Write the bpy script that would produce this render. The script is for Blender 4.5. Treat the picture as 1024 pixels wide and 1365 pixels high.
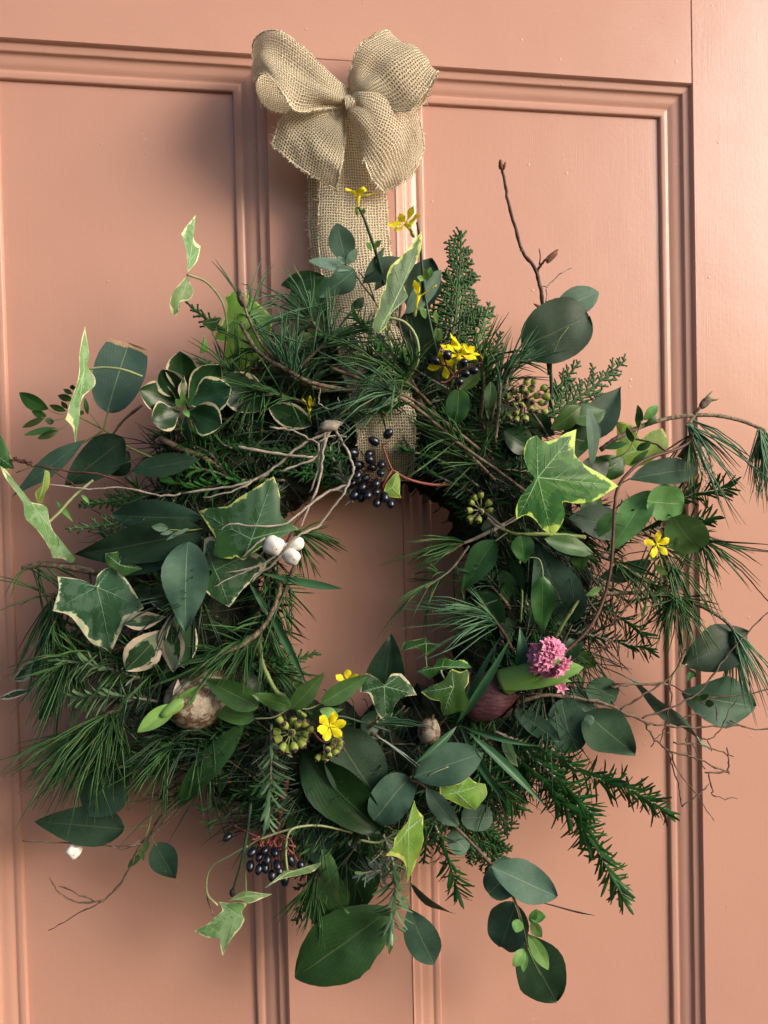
import bpy, math, random
from mathutils import Vector, noise
from math import sin, cos, pi, radians, sqrt

for _o in list(bpy.data.objects):
    bpy.data.objects.remove(_o)
SC = bpy.context.scene
COL = SC.collection
rnd = random.Random(7)

# ------------------------------------------------------------------ camera
YAW, PIT, ROL, FPX = radians(9.0), radians(-1.25), radians(-1.3), 1020.0
CAM = Vector((0.0, -0.64, 1.50))
_f = Vector((sin(YAW)*cos(PIT), cos(YAW)*cos(PIT), sin(PIT)))
_r0 = Vector((cos(YAW), -sin(YAW), 0.0))
_u0 = _r0.cross(_f)
_r = cos(ROL)*_r0 + sin(ROL)*_u0
_u = -sin(ROL)*_r0 + cos(ROL)*_u0
cam_d = bpy.data.cameras.new("camera")
cam = bpy.data.objects.new("camera", cam_d)
COL.objects.link(cam)
from mathutils import Matrix
_m = Matrix((_r, _u, -_f)).transposed().to_4x4()
_m.translation = CAM
cam.matrix_world = _m
cam_d.sensor_fit = 'VERTICAL'
cam_d.sensor_height = 36.0
cam_d.lens = FPX/1365.0*36.0
cam_d.clip_start = 0.02
cam_d.clip_end = 50
SC.camera = cam

# ------------------------------------------------------------------ light
world = bpy.data.worlds.new("World")
SC.world = world
world.use_nodes = True
_nt = world.node_tree
_bg = _nt.nodes['Background']
_sky = _nt.nodes.new('ShaderNodeTexSky')
_sky.sky_type = 'NISHITA'
_sky.sun_disc = False
_sky.sun_elevation = radians(21)
_sky.sun_rotation = radians(125)
_sky.air_density = 1.0
_sky.dust_density = 5.0
_sky.ozone_density = 0.6
_nt.links.new(_sky.outputs[0], _bg.inputs[0])
_bg.inputs[1].default_value = 0.15

def area(name, loc, target, size, power, col):
    d = bpy.data.lights.new(name, 'AREA')
    d.shape = 'DISK'
    d.size = size
    d.energy = power
    d.color = col
    o = bpy.data.objects.new(name, d)
    COL.objects.link(o)
    o.location = loc
    o.rotation_euler = (Vector(target)-Vector(loc)).to_track_quat('-Z', 'Y').to_euler()
    return o
area("porch_lamp", (2.50, -1.85, 2.80), (0.10, 0, 1.40), 1.8, 78, (1.0, 0.975, 0.95))
SC.view_settings.view_transform = 'Standard'
SC.view_settings.look = 'None'
SC.view_settings.exposure = 0.13
SC.view_settings.gamma = 1.0

# ------------------------------------------------------------------ geometry helpers
def P(px, py, d=0.0):
    """point seen at photo pixel (px,py), d centimetres in front of the door face"""
    ray = _f*FPX + _r*(px-512.0) - _u*(py-682.5)
    t = (-d*0.01 - CAM.y)/ray.y
    return CAM + ray*t

def mpp(p):
    return (p-CAM).length/FPX

def catmull(pts, n):
    """n samples per span through the Vectors pts"""
    if len(pts) < 3:
        a, b = pts[0], pts[-1]
        return [a.lerp(b, i/n) for i in range(n+1)]
    out = []
    q = [pts[0]*2-pts[1]] + list(pts) + [pts[-1]*2-pts[-2]]
    for i in range(1, len(q)-2):
        p0, p1, p2, p3 = q[i-1], q[i], q[i+1], q[i+2]
        for k in range(n):
            t = k/n
            out.append(0.5*((2*p1)+(p2-p0)*t+(2*p0-5*p1+4*p2-p3)*t*t+(3*p1-p0-3*p2+p3)*t**3))
    out.append(pts[-1].copy())
    return out

def perp(d, ref=Vector((0.3, -1, 0.2))):
    a = d.cross(ref)
    if a.length < 1e-6:
        a = d.cross(Vector((1, 0, 0)))
    a.normalize()
    return a, a.cross(d).normalized()

class MB:
    def __init__(self):
        self.v, self.f, self.uv, self.mi = [], [], [], []
    def vert(self, p, uv=(0.5, 0.5)):
        self.v.append((p[0], p[1], p[2]))
        self.uv.append(uv)
        return len(self.v)-1
    def face(self, ids, m=0):
        self.f.append(tuple(ids))
        self.mi.append(m)
    def tube(self, pts, radii, sides=6, m=0, cap=True, flat=1.0, side=None):
        n = len(pts)
        if n < 2:
            return
        if not hasattr(radii, '__len__'):
            radii = [radii]*n
        d = (pts[1]-pts[0]).normalized()
        if side is not None:
            a = (side - d*side.dot(d))
            if a.length < 1e-6:
                a, _ = perp(d)
            a.normalize()
        else:
            a, _ = perp(d)
        rows = []
        L = 0.0
        for i in range(n):
            if 0 < i < n-1:
                d = pts[i+1]-pts[i-1]
            elif i == n-1:
                d = pts[i]-pts[i-1]
            if i:
                L += (pts[i]-pts[i-1]).length
            if d.length > 1e-9:
                d = d.normalized()
            a = a - d*a.dot(d)
            if a.length < 1e-7:
                a, _ = perp(d)
            a.normalize()
            b = d.cross(a)
            r = radii[i]
            rows.append([self.vert(pts[i]+a*(r*cos(2*pi*k/sides))+b*(r*flat*sin(2*pi*k/sides)), (L*100, k/sides)) for k in range(sides)])
        for i in range(n-1):
            for k in range(sides):
                k2 = (k+1) % sides
                self.face((rows[i][k], rows[i+1][k], rows[i+1][k2], rows[i][k2]), m)
        if cap:
            self.face(rows[0], m)
            self.face(rows[-1][::-1], m)
    def needle(self, p, d, L, r, bend=Vector((0, 0, 0)), segs=3):
        pts = []
        for i in range(segs+1):
            t = i/segs
            pts.append(p+d*(L*t)+bend*(L*t*t))
        self.tube(pts, [r*(0.8 if i == 0 else (0.25 if i == segs else 1)) for i in range(segs+1)], 3, cap=False)
    def blade(self, p, d, nrm, L, w, bend=0.0, segs=3, fold=0.3):
        """short narrow leaf: folded strip"""
        s = d.cross(nrm).normalized()
        rows = []
        for i in range(segs+1):
            t = i/segs
            c = p+d*(L*t)+nrm*(bend*L*t*t)
            hw = w*0.5*(0.6 if i == 0 else (0.42 if i == segs else 1.0))
            rows.append((self.vert(c+s*hw+nrm*(hw*fold), (t, 1)), self.vert(c, (t, .5)), self.vert(c-s*hw+nrm*(hw*fold), (t, 0))))
        for i in range(segs):
            a, b = rows[i], rows[i+1]
            self.face((a[0], a[1], b[1], b[0]))
            self.face((a[1], a[2], b[2], b[1]))
    def grid(self, rows, uvs=None, m=0):
        ids = [[self.vert(p, uvs[i][j] if uvs else (i/(len(rows)-1), j/(len(rows[0])-1))) for j, p in enumerate(r)] for i, r in enumerate(rows)]
        for i in range(len(ids)-1):
            for j in range(len(ids[0])-1):
                self.face((ids[i][j], ids[i+1][j], ids[i+1][j+1], ids[i][j+1]), m)
    def ball(self, c, ax, r, L, seg=10, rings=7, prof=None, m=0, capm=None, lump=0.0, seed=0.0):
        """ellipsoid-like body along axis ax (unit) of half length L, radius r"""
        a, b = perp(ax)
        rows = []
        for i in range(rings+1):
            th = pi*i/rings
            rr = sin(th)*r
            if prof:
                rr = prof(i/rings)*r
            row = []
            for k in range(seg):
                q = ax*(-cos(th)*L)+a*(rr*cos(2*pi*k/seg))+b*(rr*sin(2*pi*k/seg))
                if lump:
                    q = q*(1+lump*noise.noise(q*(1.0/r)+Vector((seed, seed, 0))))
                row.append(self.vert(c+q, (i/rings, k/seg)))
            rows.append(row)
        for i in range(rings):
            for k in range(seg):
                k2 = (k+1) % seg
                mm = capm if (capm is not None and i >= rings-2) else m
                self.face((rows[i][k], rows[i][k2], rows[i+1][k2], rows[i+1][k]), mm)
    def mesh(self, name, mats, origin, smooth=True):
        me = bpy.data.meshes.new(name)
        ox, oy, oz = origin
        me.from_pydata([(x-ox, y-oy, z-oz) for x, y, z in self.v], [], self.f)
        uvl = me.uv_layers.new(name="UVMap")
        flat = []
        for f in self.f:
            for i in f:
                flat.extend(self.uv[i])
        uvl.data.foreach_set('uv', flat)
        for m in (mats if isinstance(mats, (list, tuple)) else [mats]):
            me.materials.append(m)
        if any(self.mi):
            me.polygons.foreach_set('material_index', self.mi)
        if smooth:
            me.polygons.foreach_set('use_smooth', [True]*len(self.f))
        me.update()
        return me

def thing(name, label, cat, loc, group=None, kind=None):
    o = bpy.data.objects.new(name, None)
    COL.objects.link(o)
    o.empty_display_size = 0.01
    o.location = loc
    o['label'] = label
    o['category'] = cat
    if group:
        o['group'] = group
    if kind:
        o['kind'] = kind
    return o

def wloc(o):
    v = Vector(o.location)
    while o.parent:
        o = o.parent
        v = v+Vector(o.location)
    return v

def place(name, me, parent, origin, label=None, kind=None):
    o = bpy.data.objects.new(name, me)
    COL.objects.link(o)
    if parent is not None:
        o.parent = parent
        o.location = Vector(origin)-wloc(parent)
    else:
        o.location = origin
    if label:
        o['label'] = label
    if kind:
        o['kind'] = kind
    return o

def part(name, mb, mats, parent, origin=None, label=None, kind=None, smooth=True):
    if origin is None:
        origin = wloc(parent)
    return place(name, mb.mesh(name, mats, origin, smooth), parent, origin, label, kind)

# ------------------------------------------------------------------ materials
class NT:
    def __init__(self, name):
        self.m = bpy.data.materials.new(name)
        self.m.use_nodes = True
        self.t = self.m.node_tree
        self.b = self.t.nodes['Principled BSDF']
        self.out = self.t.nodes['Material Output']
    def n(self, typ, **kw):
        x = self.t.nodes.new(typ)
        for k, v in kw.items():
            if k == 'i':
                for a, b in v.items():
                    if hasattr(b, 'bl_idname') or isinstance(b, bpy.types.NodeSocket):
                        self.t.links.new(b, x.inputs[a])
                    else:
                        x.inputs[a].default_value = b
            else:
                setattr(x, k, v)
        return x
    def link(self, a, b):
        self.t.links.new(a, b)
    def math(self, op, a, b=None, c=None, clamp=False):
        x = self.t.nodes.new('ShaderNodeMath')
        x.operation = op
        x.use_clamp = clamp
        for i, v in enumerate((a, b, c)):
            if v is None:
                continue
            if isinstance(v, bpy.types.NodeSocket):
                self.link(v, x.inputs[i])
            else:
                x.inputs[i].default_value = v
        return x.outputs[0]
    def mix(self, f, a, b):
        x = self.t.nodes.new('ShaderNodeMix')
        x.data_type = 'RGBA'
        for i, v in ((0, f), (6, a), (7, b)):
            if isinstance(v, bpy.types.NodeSocket):
                self.link(v, x.inputs[i])
            elif i == 0:
                x.inputs[0].default_value = v
            else:
                x.inputs[i].default_value = (*v, 1)
        return x.outputs[2]
    def ramp(self, f, lo, hi):
        x = self.t.nodes.new('ShaderNodeMapRange')
        x.interpolation_type = 'SMOOTHSTEP'
        self.link(f, x.inputs[0])
        x.inputs[1].default_value = lo
        x.inputs[2].default_value = hi
        return x.outputs[0]
    def noise(self, vec, scale, detail=3, rough=0.5):
        x = self.t.nodes.new('ShaderNodeTexNoise')
        self.link(vec, x.inputs['Vector'])
        x.inputs['Scale'].default_value = scale
        x.inputs['Detail'].default_value = detail
        x.inputs['Roughness'].default_value = rough
        return x.outputs[0]
    def objvec(self, rand=True):
        tc = self.n('ShaderNodeTexCoord')
        if not rand:
            return tc.outputs['Object']
        oi = self.n('ShaderNodeObjectInfo')
        va = self.n('ShaderNodeVectorMath', operation='ADD')
        self.link(tc.outputs['Object'], va.inputs[0])
        cb = self.n('ShaderNodeCombineXYZ')
        r = self.math('MULTIPLY', oi.outputs['Random'], 17.0)
        self.link(r, cb.inputs[0]); self.link(r, cb.inputs[1])
        self.link(cb.outputs[0], va.inputs[1])
        self.rand = oi.outputs['Random']
        return va.outputs[0]
    def bump(self, h, strength, dist):
        x = self.n('ShaderNodeBump')
        x.inputs['Strength'].default_value = strength
        x.inputs['Distance'].default_value = dist
        self.link(h, x.inputs['Height'])
        self.link(x.outputs[0], self.b.inputs['Normal'])

def mul(c, k):
    return tuple(min(1, x*k) for x in c)

def leaf_mat(name, base, dark, margin=None, vein=None, back=None, rough=0.45, trans=0.12, veins=8.0, ivy=False, mw=0.80, patch=None, coat=0.0, vw=0.035, dmg=None, spec=0.25):
    """leaf surface: UV.x runs base to tip (or is the ring fraction on lobed leaves), UV.y runs across"""
    k = NT(name)
    vec = k.objvec()
    uvn = k.n('ShaderNodeUVMap')
    sp = k.n('ShaderNodeSeparateXYZ')
    k.link(uvn.outputs[0], sp.inputs[0])
    U, V = sp.outputs[0], sp.outputs[1]
    n1 = k.noise(vec, 45, 4, 0.6)
    n2 = k.noise(vec, 260, 4, 0.6)
    col = k.mix(k.ramp(n1, 0.3, 0.7), dark, base)
    fine = k.math('MULTIPLY_ADD', n2, 0.5, 0.75)
    if ivy:
        edge = U
    else:
        a = k.math('MULTIPLY_ADD', V, 2.0, -1.0)
        edge = k.math('ABSOLUTE', a)
        # side veins
        s = k.math('MULTIPLY', edge, 0.9)
        s = k.math('SUBTRACT', U, s)
        s = k.math('MULTIPLY', s, veins)
        s = k.math('FRACT', s)
        s = k.math('ABSOLUTE', k.math('SUBTRACT', s, 0.5))
        sv = k.math('SUBTRACT', 1.0, k.ramp(s, 0.0, 0.06))
        mid = k.math('SUBTRACT', 1.0, k.ramp(edge, vw*0.4, vw*1.2))
        hb = k.math('ADD', k.math('MULTIPLY', sv, 0.35), mid)
    if patch:
        n3 = k.noise(vec, 60, 4, 0.65)
        col = k.mix(k.ramp(n3, 0.50, 0.54), col, patch)
    if margin:
        n4 = k.noise(vec, 120, 3, 0.6)
        n8 = k.noise(vec, 52, 2, 0.5)
        e = k.math('ADD', edge, k.math('MULTIPLY_ADD', n4, 0.40, -0.20))
        e = k.math('ADD', e, k.math('MULTIPLY_ADD', n8, 0.5, -0.25))
        if not ivy:
            # also the very tip carries the margin colour
            e = k.math('MAXIMUM', e, k.ramp(U, 0.9, 1.15))
        col = k.mix(k.ramp(e, mw, mw+0.05), col, margin)
    if not ivy:
        vc = vein or mul(base, 1.6)
        col = k.mix(k.math('MULTIPLY', sv, 0.26), col, vc)
        col = k.mix(k.math('MULTIPLY', mid, 0.5), col, vc)
    if dmg:
        n5 = k.noise(vec, 30, 3, 0.6)
        e = k.math('ADD', U, k.math('MULTIPLY_ADD', n5, 0.3, -0.15))
        col = k.mix(k.ramp(e, dmg, dmg+0.02), col, (0.30, 0.20, 0.12))
    g = k.n('ShaderNodeNewGeometry')
    col = k.mix(k.math('MULTIPLY', g.outputs['Backfacing'], 0.75), col, back or mul(base, 1.7))
    n6 = k.noise(vec, 420, 2, 0.5)
    col = k.mix(k.math('MULTIPLY', k.ramp(n6, 0.70, 0.75), 0.55), col, (0.16, 0.11, 0.05))
    n7 = k.noise(vec, 18, 3, 0.6)
    col = k.mix(k.math('MULTIPLY', k.ramp(n7, 0.52, 0.72), 0.22), col, mul(base, 2.1))
    hs = k.n('ShaderNodeHueSaturation')
    k.link(col, hs.inputs['Color'])
    k.link(k.math('MULTIPLY_ADD', k.rand, 0.045, 0.470), hs.inputs['Hue'])
    k.link(k.math('MULTIPLY', fine, k.math('MULTIPLY_ADD', k.rand, 0.50, 0.80)), hs.inputs['Value'])
    col = hs.outputs[0]
    k.link(col, k.b.inputs['Base Color'])
    k.b.inputs['Roughness'].default_value = rough
    k.link(k.math('MULTIPLY_ADD', n1, 0.25, rough-0.12), k.b.inputs['Roughness'])
    k.b.inputs['Specular IOR Level'].default_value = spec
    k.b.inputs['Coat Weight'].default_value = coat
    k.b.inputs['Coat Roughness'].default_value = 0.25
    h = k.math('MULTIPLY', n2, 0.5) if ivy else k.math('SUBTRACT', k.math('MULTIPLY', n2, 0.4), hb)
    k.bump(h, 0.35, 0.0006)
    tr = k.n('ShaderNodeBsdfTranslucent')
    k.link(col, tr.inputs[0])
    mx = k.n('ShaderNodeMixShader')
    mx.inputs[0].default_value = trans
    k.link(k.b.outputs[0], mx.inputs[1])
    k.link(tr.outputs[0], mx.inputs[2])
    k.link(mx.outputs[0], k.out.inputs[0])
    return k.m

def plain(name, a, b, scale=80, rough=0.6, bump=0.3, bscale=400, bdist=0.0006, spec=0.3, trans=0.0, detail=4, coat=0.0, stretch=None, back=None, speck=None):
    k = NT(name)
    vec = k.objvec()
    if stretch:
        mp = k.n('ShaderNodeMapping')
        k.link(vec, mp.inputs[0])
        mp.inputs['Scale'].default_value = stretch
        vec = mp.outputs[0]
    n1 = k.noise(vec, scale, detail, 0.6)
    col = k.mix(k.ramp(n1, 0.35, 0.65), a, b)
    if speck:
        n9 = k.noise(vec, 140, 2, 0.5)
        col = k.mix(k.ramp(n9, 0.64, 0.70), col, speck)
    if back:
        g = k.n('ShaderNodeNewGeometry')
        col = k.mix(g.outputs['Backfacing'], col, back)
    k.link(col, k.b.inputs['Base Color'])
    k.b.inputs['Roughness'].default_value = rough
    k.b.inputs['Specular IOR Level'].default_value = spec
    k.b.inputs['Coat Weight'].default_value = coat
    k.b.inputs['Coat Roughness'].default_value = 0.2
    if bump:
        k.bump(k.noise(vec, bscale, 3, 0.6), bump, bdist)
    if trans:
        tr = k.n('ShaderNodeBsdfTranslucent')
        k.link(col, tr.inputs[0])
        mx = k.n('ShaderNodeMixShader')
        mx.inputs[0].default_value = trans
        k.link(k.b.outputs[0], mx.inputs[1])
        k.link(tr.outputs[0], mx.inputs[2])
        k.link(mx.outputs[0], k.out.inputs[0])
    return k.m

def paint_mat(name, grain):
    k = NT(name)
    vec = k.objvec(False)
    n0 = k.noise(vec, 3.0, 3, 0.5)
    n1 = k.noise(vec, 22, 4, 0.6)
    col = k.mix(k.ramp(n0, 0.3, 0.7), (0.560, 0.304, 0.236), (0.600, 0.336, 0.264))
    col = k.mix(k.math('MULTIPLY', n1, 0.25), col, (0.54, 0.30, 0.235))
    k.link(col, k.b.inputs['Base Color'])
    k.link(k.math('MULTIPLY_ADD', n1, 0.16, 0.16), k.b.inputs['Roughness'])
    k.b.inputs['Specular IOR Level'].default_value = 0.34
    mp = k.n('ShaderNodeMapping')
    k.link(vec, mp.inputs[0])
    mp.inputs['Scale'].default_value = (900, 900, 14) if grain == 'v' else (14, 900, 900)
    g = k.noise(mp.outputs[0], 1.0, 3, 0.6)
    orange = k.noise(vec, 240, 2, 0.5)
    v = k.n('ShaderNodeTexVoronoi')
    k.link(vec, v.inputs['Vector'])
    v.inputs['Scale'].default_value = 42
    nib = k.math('SUBTRACT', 1.0, k.ramp(v.outputs['Distance'], 0.02, 0.07))
    soft = k.noise(vec, 12, 2, 0.5)
    h = k.math('ADD', k.math('MULTIPLY', g, 0.22), k.math('MULTIPLY', orange, 0.22))
    h = k.math('ADD', h, k.math('MULTIPLY', nib, 0.5))
    h = k.math('ADD', h, k.math('MULTIPLY', soft, 2.2))
    k.bump(h, 0.75, 0.0005)
    return k.m

PAINT_V = paint_mat("salmon_paint_upright_brushing", 'v')
PAINT_H = paint_mat("salmon_paint_level_brushing", 'h')

def burlap(name):
    k = NT(name)
    uv = k.n('ShaderNodeUVMap')
    tc = k.n('ShaderNodeTexCoord')
    wob = k.n('ShaderNodeTexNoise')
    k.link(uv.outputs[0], wob.inputs['Vector'])
    wob.inputs['Scale'].default_value = 0.35
    wob.inputs['Detail'].default_value = 2
    off = k.n('ShaderNodeVectorMath', operation='MULTIPLY_ADD')
    k.link(wob.outputs[1], off.inputs[0])
    off.inputs[1].default_value = (0.9, 0.9, 0)
    k.link(uv.outputs[0], off.inputs[2])
    sp = k.n('ShaderNodeSeparateXYZ')
    k.link(off.outputs[0], sp.inputs[0])
    U, V = sp.outputs[0], sp.outputs[1]      # one unit is one thread pitch
    def hump(x):
        f = k.math('FRACT', x)
        a = k.math('ABSOLUTE', k.math('MULTIPLY_ADD', f, 2.0, -1.0))
        return k.math('SUBTRACT', 1.0, k.math('MULTIPLY', a, a))
    hu, hv = hump(U), hump(V)
    ck = k.math('MODULO', k.math('ADD', k.math('FLOOR', U), k.math('FLOOR', V)), 2.0)
    ck = k.math('ABSOLUTE', ck)
    hh = k.math('MAXIMUM', k.math('MULTIPLY', hu, k.math('MULTIPLY_ADD', ck, 0.2, 0.8)),
                k.math('MULTIPLY', hv, k.math('MULTIPLY_ADD', ck, -0.2, 1.0)))
    mxuv = k.math('MAXIMUM', hu, hv)
    n1 = k.noise(off.outputs[0], 0.22, 3, 0.6)
    n2 = k.noise(off.outputs[0], 1.7, 2, 0.6)
    gapw = k.math('MULTIPLY_ADD', n1, 0.5, 0.12)
    hole = k.math('LESS_THAN', mxuv, gapw)
    col = k.mix(k.ramp(n2, 0.3, 0.7), (0.64, 0.55, 0.38), (0.90, 0.82, 0.63))
    col = k.mix(k.ramp(mxuv, 0.92, 0.62), col, (0.20, 0.145, 0.085))
    k.link(col, k.b.inputs['Base Color'])
    k.b.inputs['Roughness'].default_value = 0.9
    k.b.inputs['Specular IOR Level'].default_value = 0.1
    k.bump(k.math('ADD', hh, k.math('MULTIPLY', n2, 0.3)), 1.0, 0.0011)
    tl = k.n('ShaderNodeBsdfTranslucent')
    k.link(col, tl.inputs[0])
    m1 = k.n('ShaderNodeMixShader')
    m1.inputs[0].default_value = 0.3
    k.link(k.b.outputs[0], m1.inputs[1]); k.link(tl.outputs[0], m1.inputs[2])
    tr = k.n('ShaderNodeBsdfTransparent')
    m2 = k.n('ShaderNodeMixShader')
    k.link(hole, m2.inputs[0])
    k.link(m1.outputs[0], m2.inputs[1]); k.link(tr.outputs[0], m2.inputs[2])
    k.link(m2.outputs[0], k.out.inputs[0])
    return k.m

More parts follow.
